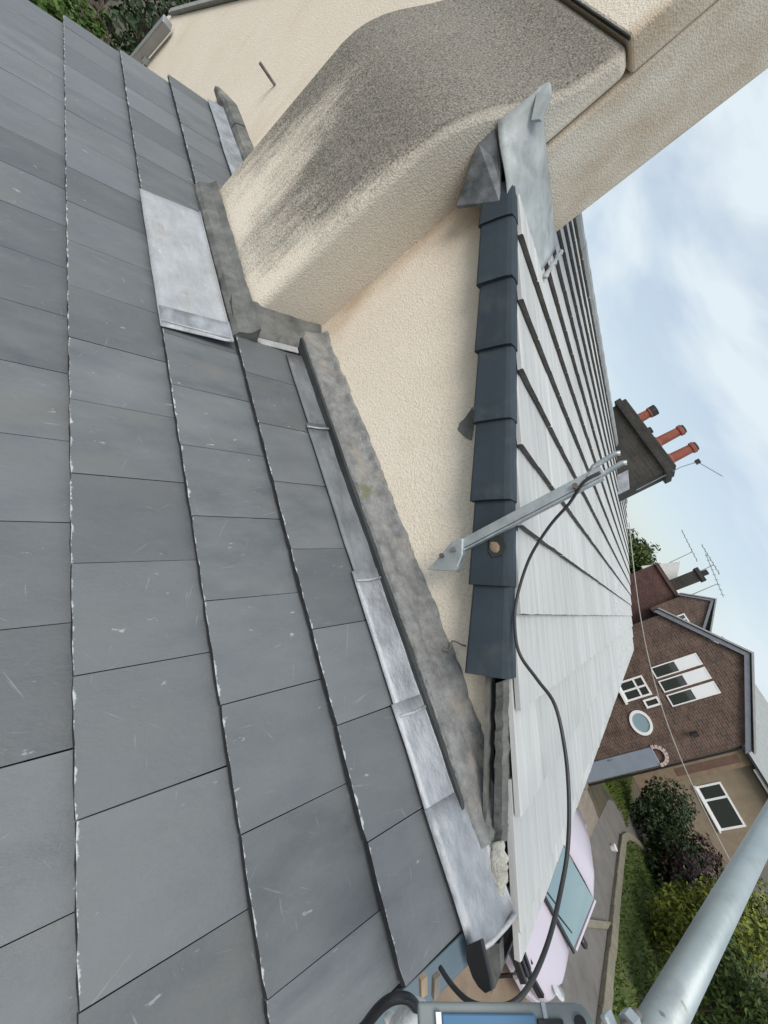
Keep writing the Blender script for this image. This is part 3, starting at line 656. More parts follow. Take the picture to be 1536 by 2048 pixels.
# ================================================================== BRICK HOUSE ACROSS THE DRIVE
D1 = 18.0
BH = thing('brick_house', 'brown brick house with a pitched gable, oval window and grey door', 'house', (2.2, 20, G))
obj('gable_wall', MB().prism([(.13, D1, G), (4.38, D1, G), (4.38, D1, .50), (2.08, D1, 1.84), (.13, D1, .40)], (0, .25, 0)), m_brick, BH)
obj('side_wall', MB().box((4.14, D1 + .252, G), (4.38, 25, .42)).box((.13, D1 + .252, G), (.37, 25, .34)), m_brick, BH)
obj('barge_board', MB().prism([(-.06, D1 - .14, .27), (-.06, D1 - .14, .43), (2.06, D1 - .14, 2.02), (2.06, D1 - .14, 1.86)], (0, .138, 0)), m_barge, BH)
obj('barge_board', MB().prism([(4.56, D1 - .14, .38), (4.56, D1 - .14, .54), (2.065, D1 - .14, 2.02), (2.065, D1 - .14, 1.86)], (0, .138, 0)), m_barge, BH)
obj('roof', MB().prism([(-.10, D1 - .2, .44), (2.06, D1 - .2, 2.06), (4.62, D1 - .2, .57), (4.62, D1 - .2, .63), (2.06, D1 - .2, 2.13), (-.10, D1 - .2, .50)], (0, 7.2, 0)), m_roofgrey, BH)
def window(parent, x0, x1, z0, z1, Y, cols=1, split=None, blind=False, frame=.055, name='window', sill=True, pane=None):
    wn = MB(); w_ = frame
    wn.box((x0, Y - .05, z0), (x1, Y - .004, z0 + w_)).box((x0, Y - .05, z1 - w_), (x1, Y - .004, z1))
    for i in range(cols + 1):
        xx = x0 + (x1 - x0) * i / cols; a = xx - w_ / 2 if 0 < i < cols else (x0 if i == 0 else x1 - w_)
        wn.box((a, Y - .047, z0 + w_), (a + w_, Y - .006, z1 - w_))
    if split is not None: wn.box((x0 + w_, Y - .044, split - w_ / 2), (x1 - w_, Y - .008, split + w_ / 2))
    fr = obj(name, wn, m_white, parent)
    for i in range(cols):
        a = x0 + (x1 - x0) * i / cols + w_ / 2; b = x0 + (x1 - x0) * (i + 1) / cols - w_ / 2
        for (lo, hi, top) in ([(z0 + w_, split - w_ / 2, 0), (split + w_ / 2, z1 - w_, 1)] if split is not None else [(z0 + w_, z1 - w_, 0)]):
            obj('pane', MB().box((a, Y - .022, lo), (b, Y - .016, hi)), (m_blind if (blind and top) else (pane or m_pane)), fr)
    if sill: obj('sill', MB().box((x0 - .06, Y - .11, z0 - .07), (x1 + .06, Y - .002, z0 - .003)), m_white, fr)
    return fr
# first-floor window: three tall lights, each with a dark lower pane and a white blind above; brick mullions between
for i in range(3):
    x0 = 1.58 + i * .46
    wf = MB().box((x0, D1 - .04, -.76), (x0 + .035, D1 - .004, .72)).box((x0 + .345, D1 - .04, -.76), (x0 + .38, D1 - .004, .72)).box((x0 + .035, D1 - .04, -.76), (x0 + .345, D1 - .004, -.72)).box((x0 + .035, D1 - .04, .68), (x0 + .345, D1 - .004, .72))
    fr = obj('window', wf, m_white, BH)
    obj('pane', MB().box((x0 + .035, D1 - .025, -.72), (x0 + .345, D1 - .015, .0)), m_pane, fr)
    obj('blind', MB().box((x0 + .035, D1 - .03, .0), (x0 + .345, D1 - .018, .68)), m_blind, fr)
window(BH, 1.70, 2.36, -1.98, -1.12, D1, cols=2, split=-1.45, frame=.06)
window(BH, 2.44, 2.72, -1.50, -1.02, D1, cols=1, frame=.06, sill=False)
ov = MB(); rings = []
for r0, r1, yy in ((1.0, 1.0, D1 - .06), (.76, .76, D1 - .06), (.76, .76, D1 - .01), (1.0, 1.0, D1 - .01)):
    rings.append([Vector((3.06 + .40 * r0 * math.cos(a), yy, -1.90 + .33 * r1 * math.sin(a))) for a in [2 * math.pi * j / 28 for j in range(28)]])
n_ = 28; ov.add([p for r in rings for p in r], [(i * n_ + k, i * n_ + (k + 1) % n_, ((i + 1) % 4) * n_ + (k + 1) % n_, ((i + 1) % 4) * n_ + k) for i in range(4) for k in range(n_)])
ovo = obj('oval_window', ov, m_white, BH)
obj('pane', MB().prism([(3.06 + .31 * math.cos(a), D1 - .03, -1.90 + .255 * math.sin(a)) for a in [2 * math.pi * j / 28 for j in range(28)]], (0, .006, 0)), m_paneblue, ovo)
dr = obj('door', MB().box((3.80, D1 - .06, G + .12), (4.36, D1 - .005, -1.98)), m_door, BH, bevel=.02)
obj('handle', MB().tube([(3.88, D1 - .062, -3.45), (3.88, D1 - .11, -3.45), (3.88, D1 - .11, -3.30)], .014, 6), m_alu, dr)
obj('door_step', MB().box((3.70, D1 - .45, G), (4.45, D1 - .01, G + .11)), m_kerb, BH)
for k in range(9):
    a = math.pi * k / 8; obj('hood_stone', MB().box((-.055, -.09, -.046), (.055, -.003, .046), Matrix.Translation((4.08 + .27 * math.cos(a), D1, -1.95 + .27 * math.sin(a))) @ Matrix.Rotation(-a, 4, 'Y')), m_pink, BH, bevel=.006)
lamp = obj('wall_lamp', MB().box((3.70, D1 - .03, -.70), (3.80, D1 - .003, -.50)).bar((3.75, D1 - .028, -.60), (3.75, D1 - .17, -.56), .03).box((3.69, D1 - .28, -.68), (3.81, D1 - .16, -.48)), m_black, BH)
obj('drainpipe', MB().tube([(4.47, D1 + .1, .40), (4.47, D1 + .1, G)], .035, 8), m_black, BH)

# tan house behind
D2 = 28.0; TH_ = thing('tan_house', 'tan rendered house with one white casement window behind the dark bushes', 'house', (8, 30, G))
obj('wall', MB().box((7.62, D2, G), (11.4, D2 + .3, .72)), m_tanrender, TH_)
obj('side_wall', MB().box((4.7, D2 + .3, G), (7.6, D2 + .55, .72)), m_tanbrick, TH_)
pil = obj('pilaster', MB().box((6.78, D2 - .25, G), (7.58, D2 + .29, .70)), m_tanbrick, TH_, bevel=.02)
obj('brick_panel', MB().box((7.02, D2 - .27, -2.6), (7.36, D2 - .252, .25)), m_brownpanel, pil, bevel=.006)
window(TH_, 7.98, 9.86, -2.12, -1.02, D2, cols=1, frame=.09)
wn = [c for c in TH_.children if c.name.startswith('window')][0]
obj('mullion', MB().box((8.56, D2 - .048, -2.03), (8.65, D2 - .005, -1.11)), m_white, wn)
obj('roof', MB().prism([(2.4, D2 - .45, .70), (2.4, D2 + 3.3, 2.92), (2.4, D2 + 7, .7)], (10.5, 0, 0)), m_roofgrey, TH_)
obj('gutter', MB().box((2.4, D2 - .55, .62), (12.9, D2 - .455, .72)), m_black, TH_)
obj('downpipe', MB().tube([(9.9, D2 - .1, .6), (9.9, D2 - .1, -1.0)], .07, 8), m_white, TH_) if False else obj('fascia', MB().box((7.7, D2 - .44, .50), (12.9, D2 - .40, .68)), m_white, TH_)

# dark red brick house far behind with a small gable
D3 = 22.5; RH = thing('red_brick_house', 'distant dark red brick house with a steep little gable', 'house', (-.4, 24, G))
s3 = D3 / 17
obj('wall', MB().box((-1.9, D3 + .3, G), (1.5, D3 + .6, 1.25 * s3 - .05)), m_redbrick, RH)
obj('gable_wall', MB().prism([(-.25, D3, .3), (1.30, D3, .3), (1.30, D3, 1.18 * s3), (.34, D3, 1.84 * s3), (-.25, D3, 1.22 * s3)], (0, .28, 0)), m_brick, RH)
obj('barge_board', MB().prism([(-.36, D3 - .1, 1.12 * s3), (-.36, D3 - .1, 1.20 * s3), (.33, D3 - .1, 1.95 * s3), (.33, D3 - .1, 1.85 * s3)], (0, .09, 0)), m_barge, RH)
obj('barge_board', MB().prism([(1.42, D3 - .1, 1.06 * s3), (1.42, D3 - .1, 1.15 * s3), (.335, D3 - .1, 1.95 * s3), (.335, D3 - .1, 1.85 * s3)], (0, .09, 0)), m_barge, RH)
obj('roof', MB().prism([(-.38, D3 - .14, 1.22 * s3), (.33, D3 - .14, 1.98 * s3), (2.4, D3 - .14, .75 * s3), (2.4, D3 - .14, .80 * s3), (.33, D3 - .14, 2.03 * s3), (-.38, D3 - .14, 1.27 * s3)], (0, 3.5, 0)), m_roofgrey, RH)
obj('eaves_band', MB().box((-1.95, D3 + .2, 1.10 * s3), (-.28, D3 + .296, 1.17 * s3)), m_fence, RH)
window(RH, .42, 1.08, .75, 1.35, D3, cols=3, split=1.05, frame=.05, sill=False)
ch2 = obj('chimney', MB().box((-1.05, D3 + .7, 1.1), (-.55, D3 + 1.3, 2.70)).box((-1.12, D3 + .63, 2.703), (-.48, D3 + 1.37, 2.86)), m_darkbrick, RH)
obj('chimney_pot', MB().tube([(-.80, D3 + 1, 2.86), (-.80, D3 + 1, 3.12)], .12, 8), m_dark, ch2)
obj('white_gable', MB().prism([(-2.2, D3 + 2.0, 1.0), (-.9, D3 + 2.0, 1.0), (-1.0, D3 + 2.0, 2.0), (-1.7, D3 + 2.0, 2.55)], (0, .2, 0)), m_white, RH)

# ================================================================== OBJECTS
# galvanised bracket post on the gable with forked head
BR = thing('aerial_bracket', 'galvanised steel bracket post with forked head fixed to the dark verge', 'bracket', (-.40, 1.38, -.53))
obj('foot_plate', MB().prism([(-.395, 1.372, -.540), (-.345, 1.372, -.445), (-.385, 1.372, -.400), (-.438, 1.372, -.375), (-.447, 1.372, -.415)], (0, .045, 0)), m_galv, BR, bevel=.004)
obj('plate_fold', MB().prism([(-.395, 1.366, -.540), (-.343, 1.366, -.443), (-.350, 1.366, -.425), (-.402, 1.366, -.518)], (0, .006, 0)), m_galv, BR)
post = obj('post', MB().box((-.440, 1.380, -.40), (-.408, 1.396, .112)), m_galv, BR, bevel=.003)
obj('post_flange', MB().box((-.406, 1.386, -.40), (-.400, 1.412, .10)), m_galv, post)
for dx in (-.448, -.412):
    obj('fork_prong', MB().tube([(-.426, 1.388, .06), (dx, 1.388, .095), (dx - .004, 1.388, .165), (dx + .002, 1.388, .176)], .0085, 8), m_galv, BR, smooth=True)
for z in (-.42, -.47, .02): obj('bolt', MB().tube([(-.415, 1.362, z), (-.415, 1.384, z)], .009, 6), m_rust, BR)
# black cable from the bracket down over the roof
def smooth_path(pts, n=6):
    pts = [Vector(p) for p in pts]; outp = []
    for i in range(len(pts) - 1):
        p0, p1, p2, p3 = pts[max(i - 1, 0)], pts[i], pts[i + 1], pts[min(i + 2, len(pts) - 1)]
        for k in range(n):
            t = k / n; outp.append(.5 * ((2 * p1) + (p2 - p0) * t + (2 * p0 - 5 * p1 + 4 * p2 - p3) * t * t + (3 * p1 - p0 - 3 * p2 + p3) * t ** 3))
    return outp + [pts[-1]]
cb = [(-.418,1.376,.10),(-.415,1.375,.048),(-.382,1.40,-.022),(-.351,1.425,-.11),(-.287,1.445,-.219),(-.184,1.445,-.316),(-.098,1.42,-.357),(-.023,1.4,-.371),(.059,1.38,-.349),(.133,1.36,-.329),(.241,1.34,-.352),(.341,1.3,-.387),(.428,1.26,-.43),(.487,1.2,-.47),(.526,1.12,-.501),(.541,1.03,-.525),(.544,.98,-.55),(.539,.96,-.589),(.53,.96,-.634),(.516,.98,-.676),(.496,1.0,-.707)]
tag(obj('cable', MB().tube(smooth_path(cb), .0052, 8), m_cable, smooth=True, origin=(-.418, 1.376, .1)), 'long black cable snaking from the steel bracket across the pale roof', 'cable')
# scaffold tube
a, b = Vector((.325, .44, -.221)), Vector((.47, 1.64, .135)); b = Vector((.344, .599, -.1734)) + Vector((.0490, .4043, .1198)) * 2.4; a = Vector((.344, .599, -.1734)) - Vector((.0490, .4043, .1198)) * .30
a *= 1.4; b *= 1.4
SCF = thing('scaffold_tube', 'pale galvanised scaffold tube raking across the lower right corner', 'scaffold tube', tuple(a))
obj('tube', MB().tube([a, b], .0242, 28), m_tube, SCF, smooth=False)
for p in bpy.data.objects[SCF.children[0].name].data.polygons: p.use_smooth = len(p.vertices) == 4
cp = SCF.children[0]
d = (b - a).normalized(); c0 = a + d * .035
CPL = thing('scaffold_coupler', 'rusty steel coupler gripping the end of the pale scaffold tube', 'coupler', tuple(c0))
obj('band', MB().tube([c0 - d * .022, c0 - d * .02, c0 + d * .022, c0 + d * .024], [.026, .0285, .0285, .026], 20), m_rust, CPL, smooth=True)
sidev = Vector((-.55, .2, -.1)).normalized()
obj('flap', MB().box((-.020, -.014, -.004), (.018, .014, .006), Matrix.Translation(c0 + sidev * .034 + d * .010) @ sidev.to_track_quat('X', 'Z').to_matrix().to_4x4()), m_galv, CPL, bevel=.003)
obj('bolt', MB().tube([c0 + sidev * .03 + Vector((0, 0, .0)), c0 + sidev * .03 + d * .06 + Vector((0, 0, .01))], .006, 8), m_rust, CPL, smooth=True)
obj('nut', MB().tube([c0 + sidev * .03 + d * .034 + Vector((0, 0, .006)), c0 + sidev * .03 + d * .048 + Vector((0, 0, .008))], .012, 6), m_galv, CPL)
# grey tool case with a blue panel along the bottom edge
e0, e1 = Vector((.369, .668, -.588)) - up * .0075, Vector((.468, .825, -.344)) - up * .0075; ax = (e1 - e0).normalized(); vdir = (Vector((0, 0, 0)) - (e0 + e1) / 2).normalized()
sd2 = ax.cross(vdir).normalized(); nrm = (vdir - ax * vdir.dot(ax)).normalized(); sd2 = nrm.cross(ax)
if sd2.dot(up) < 0: sd2 = -sd2
CS = thing('tool_case', 'grey plastic tool case with a blue panel at the picture edge', 'tool case', tuple(e0))
fr_ = Matrix((ax, sd2, nrm)).transposed().to_4x4()
def cpos(u, v, n): return e0 + ax * u + sd2 * v + nrm * n
Lc = (e1 - e0).length
poly = [cpos(.05, -.07, -.02), cpos(.05, .0095, -.02), cpos(Lc - .02, .0095, -.02)] + [cpos(Lc - .02 + .022 * math.sin(t), -.0125 + .022 * math.cos(t), -.02) for t in (.4, .8, 1.2, 1.57)] + [cpos(Lc + .002, -.07, -.02)]
obj('shell', MB().prism(poly, nrm * .02), m_grey, CS, bevel=.004, seg=3)
obj('blue_panel', MB().prism([cpos(.085, -.07, .001), cpos(.085, -.002, .001), cpos(.222, -.002, .001), cpos(.222, -.07, .001)], nrm * .006), m_blue, CS, bevel=.002)
obj('white_edge', MB().prism([cpos(.076, -.07, .001), cpos(.076, -.0005, .001), cpos(.084, -.0005, .001), cpos(.084, -.07, .001)], nrm * .007), m_white, CS)
obj('black_insert', MB().prism([cpos(.224, -.07, .001), cpos(.224, -.006, .001), cpos(.262, -.006, .001), cpos(.262, -.07, .001)], nrm * .004), m_black, CS, bevel=.003)
obj('end_collar', MB().prism([cpos(Lc - .072, -.065, .0), cpos(Lc - .072, .0105, .0), cpos(Lc - .066, .0105, .0), cpos(Lc - .066, -.065, .0)], nrm * .003), m_galv, CS)
obj('latch', MB().tube([cpos(Lc - .02, -.010, -.002), cpos(Lc - .02, -.010, .005)], .008, 12), m_black, CS)
# rag and black strap beside it
rg = MB(); c0 = Vector((.459, .807, -.668)); rings = []
for i in range(10):
    f = i / 9; r = .024 * math.sin(math.pi * (.08 + .84 * f)) ** .7
    rings.append([c0 + Vector((.012 * math.sin(f * 5), 0, -.035 + .07 * f)) + (right * math.cos(t) + back * math.sin(t)) * r * (1 + .45 * noise.noise(Vector((f * 5, t * 1.2, 4)))) for t in [2 * math.pi * j / 12 for j in range(12)]])
tag(obj('rag', rg.sweep(rings), m_rag, smooth=True, origin=tuple(c0)), 'crumpled white rag left of the grey tool case', 'rag')
sp_ = smooth_path([(.450, .762, -.729), (.429, .768, -.692), (.421, .777, -.663), (.429, .791, -.642), (.451, .804, -.638), (.474, .811, -.647)])
tag(obj('strap', MB().tube(sp_, .0085, 8), m_black, smooth=True, origin=(.450, .762, -.729)), 'thick black strap looped over the white rag', 'strap')
bt = Vector((.80, 1.46, -1.06))
for p, e_, m_, lab in (((.541, 1.008, -.774), (.505, .994, -.752), m_timber, 'pale timber batten nearest the slate roof verge'), ((.553, 1.024, -.756), (.512, 1.008, -.728), m_oldtimber, 'grey weathered timber batten beside the pale batten')):
    tag(obj('batten', MB().bar(p, e_, .016, .010, upv=(1, 0, 0)), m_, origin=p), lab, 'batten', 'battens by the verge')
# boxed pipe and rod on the gable
pv = thing('boxed_pipe', 'short grey boxed pipe standing off the cream wall far left', 'pipe', (-7.35, 1.40, -1.7))
obj('pipe', MB().bar((-7.45, 1.44, -1.85), (-7.10, 1.44, -1.0), .11, .10, upv=(0, 1, 0)), m_alu, pv, bevel=.01)
obj('clip', MB().box((-7.40, 1.455, -1.50), (-7.22, 1.519, -1.44)), m_galv, pv)
tag(obj('steel_rod', MB().tube([(-4.29, 1.53, -.287), (-4.295, 1.45, -.286), (-4.30, 1.37, -.285)], .011, 8), m_rust, origin=(-4.29, 1.52, -.287)), 'thin steel rod sticking out of the cream wall', 'rod')
hk = smooth_path([(-.135, 1.525, -.66), (-.135, 1.50, -.656), (-.125, 1.495, -.628), (-.150, 1.495, -.605), (-.124, 1.50, -.576), (-.118, 1.525, -.573)], 4)
tag(obj('wire_hook', MB().tube(hk, .003, 6), m_oldtimber, smooth=True, origin=(-.13, 1.5, -.62)), 'small bent wire hook on the cream wall beside the lowest verge unit', 'hook')
# overhead telephone wire
pts = []
A1, A2 = Vector((-2.609, 14.6, .964)), Vector((7.11, 17.5, -1.507))
for i in range(25):
    f = i / 24; p = A1.lerp(A2, f); pts.append(p + Vector((0, 0, -.62 * math.sin(math.pi * f))))
tag(obj('telephone_wire', MB().tube(pts, .014, 6), m_wire, origin=tuple(A1)), 'pale telephone wire strung in front of the brown brick house', 'wire')

# lilac car
CAR = thing('parked_car', 'small lilac hatchback parked on the drive below the roof', 'car', (3.3, 10.1, G))
def build_car():
    # local: u along heading (nose +), v to the car's left, w up ; length 3.7
    hx, hy = .36, -.933; cx, cy = 3.42, 9.75
    T = lambda u, v, w_: Vector((cx + u * hx - v * hy, cy + u * hy + v * hx, G + w_))
    st = [(-1.85, .66, .45, .80), (-1.80, .74, .30, .88), (-1.45, .80, .22, .95), (-.8, .82, .20, .96), (0, .83, .20, .95), (.65, .82, .20, .93), (.95, .80, .20, .90), (1.35, .78, .22, .80), (1.65, .72, .26, .70), (1.82, .60, .34, .58), (1.86, .5, .40, .52)]
    rings = []
    for u, hw, z0, z1 in st:
        rings.append([T(u, s * hw * a, z0 + (z1 - z0) * b) for s, a, b in ((1, .82, 0), (1, .98, .18), (1, 1.0, .5), (1, .97, .82), (1, .86, .96), (1, .4, 1.02), (-1, .4, 1.02), (-1, .86, .96), (-1, .97, .82), (-1, 1.0, .5), (-1, .98, .18), (-1, .82, 0))])
    body = obj('body', MB().sweep(rings), m_paint, CAR, smooth=True, bevel=0)
    ss = body.modifiers.new('sub', 'SUBSURF'); ss.levels = 1; ss.render_levels = 2
    cab = [(-1.72, .62, .90, .95), (-1.45, .62, .93, 1.36), (-.9, .62, .94, 1.44), (-.2, .61, .94, 1.46), (.28, .60, .94, 1.40), (.95, .64, .91, .96)]
    rf = MB(); rr = []
    for u, hw, zb, zt in cab[1:5]: rr.append([T(u, s * hw * a, zt + o_) for s, a, o_ in ((1, 1.0, -.03), (1, .85, .0), (1, .4, .018), (-1, .4, .018), (-1, .85, .0), (-1, 1.0, -.03))])
    rf.sweep(rr, closed=False, caps=False); ro = obj('car_roof', rf, m_paint, CAR, smooth=True); sdm = ro.modifiers.new('thick', 'SOLIDIFY'); sdm.thickness = .03
    # windscreen, rear window, side windows
    def quad(name, ps, m_, th=.008):
        o = obj(name, MB().add(ps, [tuple(range(len(ps)))]), m_, CAR); s_ = o.modifiers.new('thick', 'SOLIDIFY'); s_.thickness = th; return o
    ws = [T(.30, v, 1.385) for v in (-.56, -.3, 0, .3, .56)] + [T(.98 + .04 * (1 - abs(v)), v, .925) for v in (.66, .33, 0, -.33, -.66)]
    quad('windscreen', ws, m_carglass)
    quad('rear_window', [T(-1.46, -.55, 1.34), T(-1.46, .55, 1.34), T(-1.74, .60, .94), T(-1.74, -.60, .94)], m_carglass)
    for s in (1, -1):
        quad('side_window', [T(-.42, s * .625, 1.40), T(.24, s * .61, 1.365), T(.80, s * .735, .945), T(-.42, s * .755, .955)], m_carglass)
        quad('side_window', [T(-1.36, s * .62, 1.33), T(-.50, s * .625, 1.40), T(-.50, s * .755, .955), T(-1.36, s * .74, .96)], m_carglass)
        obj('pillar', MB().bar(T(.27, s * .605, 1.385), T(.97, s * .715, .925), .05, .04), m_paint, CAR); obj('pillar', MB().bar(T(-.46, s * .622, 1.40), T(-.46, s * .758, .955), .05, .05), m_paint, CAR)
        obj('rear_pillar', MB().prism([T(-1.44, s * .61, 1.36), T(-1.36, s * .62, 1.36), T(-1.36, s * .75, .95), T(-1.74, s * .68, .93)], (T(0, s * -.03, 0) - T(0, 0, 0))), m_paint, CAR)
        mir = obj('mirror', MB().sweep([[T(.72 + .07 * math.cos(t) * k, s * (.80 + d_), 1.0 + .055 * math.sin(t) * k) for t in [2 * math.pi * j / 10 for j in range(10)]] for d_, k in ((-.04, .5), (.02, 1), (.12, .95), (.16, .5))]), m_black, CAR, smooth=True)
        hl = obj('headlight', MB().sweep([[T(1.50 + .16 * math.cos(t) * k + o_, s * (.55 + .13 * math.sin(t) * k), .66 + .06 * math.sin(t + .6) * k + o2) for t in [2 * math.pi * j / 12 for j in range(12)]] for k, o_, o2 in ((1, .10, .02), (.9, .17, .03), (.4, .20, .035))]), m_lamp, CAR, smooth=True)
        for u in (1.12, -1.18):
            whl = obj('wheel', MB().sweep([[T(u + r * math.cos(t), s * d_, .29 + r * math.sin(t)) for t in [2 * math.pi * j / 20 for j in range(20)]] for r, d_ in ((.20, .62), (.29, .64), (.30, .70), (.29, .80), (.20, .815))]), m_rubber, CAR, smooth=False)
            obj('rim', MB().sweep([[T(u + r * math.cos(t), s * d_, .29 + r * math.sin(t)) for t in [2 * math.pi * j / 20 for j in range(20)]] for r, d_ in ((.19, .80), (.19, .822), (.05, .812))]), m_alloy, whl)
            obj('wheel_arch', MB().sweep([[T(u + r * math.cos(t), s * d_, .30 + r * math.sin(t)) for t in [math.pi * j / 12 for j in range(13)]] for r, d_ in ((.36, .835), (.32, .835))], closed=False, caps=False), m_black, CAR)
    obj('grille', MB().box((0, 0, 0), (1, 1, 1), Matrix.Translation(T(1.84, -.42, .44)) @ Matrix(((hx * .05, -hy * .84, 0), (hy * .05, hx * .84, 0), (0, 0, .10))).to_4x4()), m_black, CAR)
    obj('bumper', MB().sweep([[T(u, v, .24 + .11 * k) for k in (0, 1)] + [T(u - .08, v, .24 + .11 * k) for k in (1, 0)] for u, v in ((1.45, -.80), (1.78, -.66), (1.93, -.3), (1.94, .3), (1.78, .66), (1.45, .80))]), m_paint, CAR, bevel=.02)
    obj('wiper', MB().bar(T(.98, -.5, .955), T(.90, .05, .995), .02, .015).bar(T(.98, .05, .955), T(.90, .5, .985), .02, .015), m_black, CAR)
    obj('cowl', MB().bar(T(1.02, -.66, .925), T(1.05, .66, .925), .07, .03), m_black, CAR)
build_car()
# plant pot / bit of litter on the lane
tag(obj('paper_cup', MB().tube([(6.15, 17.6, G + .01), (6.15, 17.6, G + .16)], [.08, .11], 10), m_white, origin=(6.15, 17.6, G)), 'small white cup lying on the grey lane', 'cup')
# slatted bin store beside the car's wing
bs = thing('slatted_rack', 'low dark slatted rack between the roof eave and the lilac car', 'rack', (4.0, 8.0, G))
for k in range(5):
    obj('slat', MB().box((3.55 + .0, 7.62 + k * .14, G + .50 - .0), (4.05, 7.68 + k * .14, G + .60)), m_black, bs, bevel=.008)
obj('rail', MB().box((3.62, 7.60, G + .44), (3.67, 8.28, G + .496)).box((3.93, 7.60, G + .44), (3.98, 8.28, G + .496)), m_alu, bs)
for xx in (3.645, 3.955):
    for yy in (7.66, 8.22): obj('leg', MB().box((xx - .02, yy - .02, G), (xx + .02, yy + .02, G + .44)), m_black, bs)

# aerials
def aerial(name, label, base_, top, boomdir, boomlen, els, ellen, r=.012, grp=None):
    t = thing(name, label, 'aerial', base_, grp); b_ = Vector(base_); tp = Vector(top); bd = Vector(boomdir).normalized()
    obj('mast', MB().tube([b_, tp], r, 6), m_alu, t)
    obj('boom', MB().tube([tp - bd * boomlen * .3, tp + bd * boomlen * .7], r * .8, 6), m_alu, t)
    ed = bd.cross(Vector((0, 0, 1)))
    if ed.length < .1: ed = Vector((1, 0, 0))
    ed.normalize()
    for k in range(els):
        c_ = tp + bd * boomlen * (-.25 + .9 * k / max(1, els - 1)); l_ = ellen * (1 - .4 * k / els)
        obj('element', MB().tube([c_ - ed * l_ / 2, c_ + ed * l_ / 2], r * .55, 5), m_alu, t)
    return t
t = thing('bent_aerial', 'thin bent aerial mast beside the sooty chimney on the ridge', 'aerial', (-2.2, 9.45, 1.1))
obj('mast', MB().tube([(-2.19, 9.4, 1.05), (-2.21, 9.4, 1.9), (-2.16, 9.4, 2.16)], .010, 6), m_alu, t)
obj('elbow', MB().box((-2.20, 9.36, 2.13), (-2.12, 9.44, 2.20)), m_black, t)
obj('arm', MB().tube([(-2.14, 9.4, 2.17), (-1.72, 9.4, 2.33)], .008, 6), m_alu, t)
aerial('roof_aerial', 'television aerial on the mast nearest the distant red brick chimney', (-.95, D3 + 1.5, 2.7), (-.98, D3 + 1.5, 3.55), (-1, .2, .1), 1.5, 7, .7, .018, 'aerials on the red brick house')
aerial('roof_aerial', 'television aerial standing left of the distant chimney above the tree', (-1.8, D3 + 1.5, 2.1), (-1.85, D3 + 1.5, 3.15), (-1, .1, .15), 1.6, 7, .8, .018, 'aerials on the red brick house')

aerial('roof_aerial', 'tall television aerial with long elements right of the distant chimney', (-.15, D3 + 1.5, 1.9), (-.20, D3 + 1.5, 3.25), (-1, -.1, .2), 2.0, 9, .9, .018, 'aerials on the red brick house')
# ================================================================== PLANTS
def foliage(name, label, cat, base_, blobs, n, leaf, mtl, trunk=None, group=None, seed=1):
    rnd = random.Random(seed); t = thing(name, label, cat, base_, group); b_ = MB()
    tot = sum(r[0] * r[1] * r[2] for c, r in blobs)
    for c, r in blobs:
        for k in range(int(n * r[0] * r[1] * r[2] / tot)):
            d_ = Vector((rnd.gauss(0, 1), rnd.gauss(0, 1), rnd.gauss(0, 1))).normalized()
            rad = rnd.random() ** .33; lump = 1 + .30 * noise.noise(Vector((d_.x * 2.3 + c[0], d_.y * 2.3 + c[1], d_.z * 2.3 + c[2])))
            p = Vector(c) + Vector((d_.x * r[0], d_.y * r[1], d_.z * r[2])) * rad * lump
            if p.z < G + .02: continue
            if noise.noise(p * (1.5 / max(r))) + noise.noise(p * (4.0 / max(r))) * .6 < -.22: continue
            s_ = leaf * rnd.uniform(.6, 1.4); nn = (d_ + Vector((rnd.gauss(0, .7), rnd.gauss(0, .7), rnd.gauss(.4, .6)))).normalized()
            u_ = nn.orthogonal().normalized(); v_ = nn.cross(u_); an = rnd.uniform(0, 6.28)
            a1 = u_ * math.cos(an) + v_ * math.sin(an); a2 = nn.cross(a1)
            b_.add([p - a1 * s_, p - a2 * s_ * .5 + nn * s_ * .15, p + a1 * s_, p + a2 * s_ * .5 + nn * s_ * .15], [(0, 1, 2, 3)])
    obj('crown' if trunk else 'foliage', b_, mtl, t, fix=False)
    tb = Vector(base_); c0_ = Vector(blobs[0][0]); tr = MB().tube([tb, tb.lerp(c0_, .5) + Vector((.05, 0, 0)), c0_], [trunk or .06, (trunk or .06) * .8, (trunk or .06) * .4], 8)
    for k in range(5):
        e_ = c0_ + Vector((rnd.uniform(-1, 1) * blobs[0][1][0], rnd.uniform(-1, 1) * blobs[0][1][1], rnd.uniform(0, .7) * blobs[0][1][2])) * .7
        tr.tube([tb.lerp(c0_, .6), e_], [(trunk or .06) * .45, .012], 5)
    obj('trunk' if trunk else 'stem', tr, m_bark, t)
    return t
foliage('evergreen_bush', 'tall dark evergreen bush in front of the tan house', 'bush', (7.3, 23, G), [((6.95, 23, -3.05), (.95, .9, 1.1)), ((7.3, 22.6, -3.9), (.9, .9, .8))], 5200, .075, m_leafdark, seed=3)
foliage('laurel_bush', 'broad mid green bush spreading beside the dark evergreen', 'bush', (8.0, 22, G), [((7.95, 22, -3.35), (.85, .9, .95)), ((8.4, 21.6, -4.0), (.8, .8, .6))], 4600, .075, m_leafdark, seed=4)
foliage('red_shrub', 'dark red leaved shrub under the tan house window', 'shrub', (9.0, 23.5, G), [((9.1, 23.6, -3.0), (1.0, .9, .8)), ((8.5, 21.4, -3.5), (.9, .8, .8))], 4200, .075, m_leafred, seed=5)
foliage('golden_shrub', 'yellow green shrub at the back of the lawn left of the scaffold tube', 'shrub', (8.5, 18.8, G), [((8.55, 19, -3.55), (.75, .7, .7)), ((8.5, 17.6, -4.1), (.55, .6, .5))], 3800, .07, m_leafyellow, seed=6)
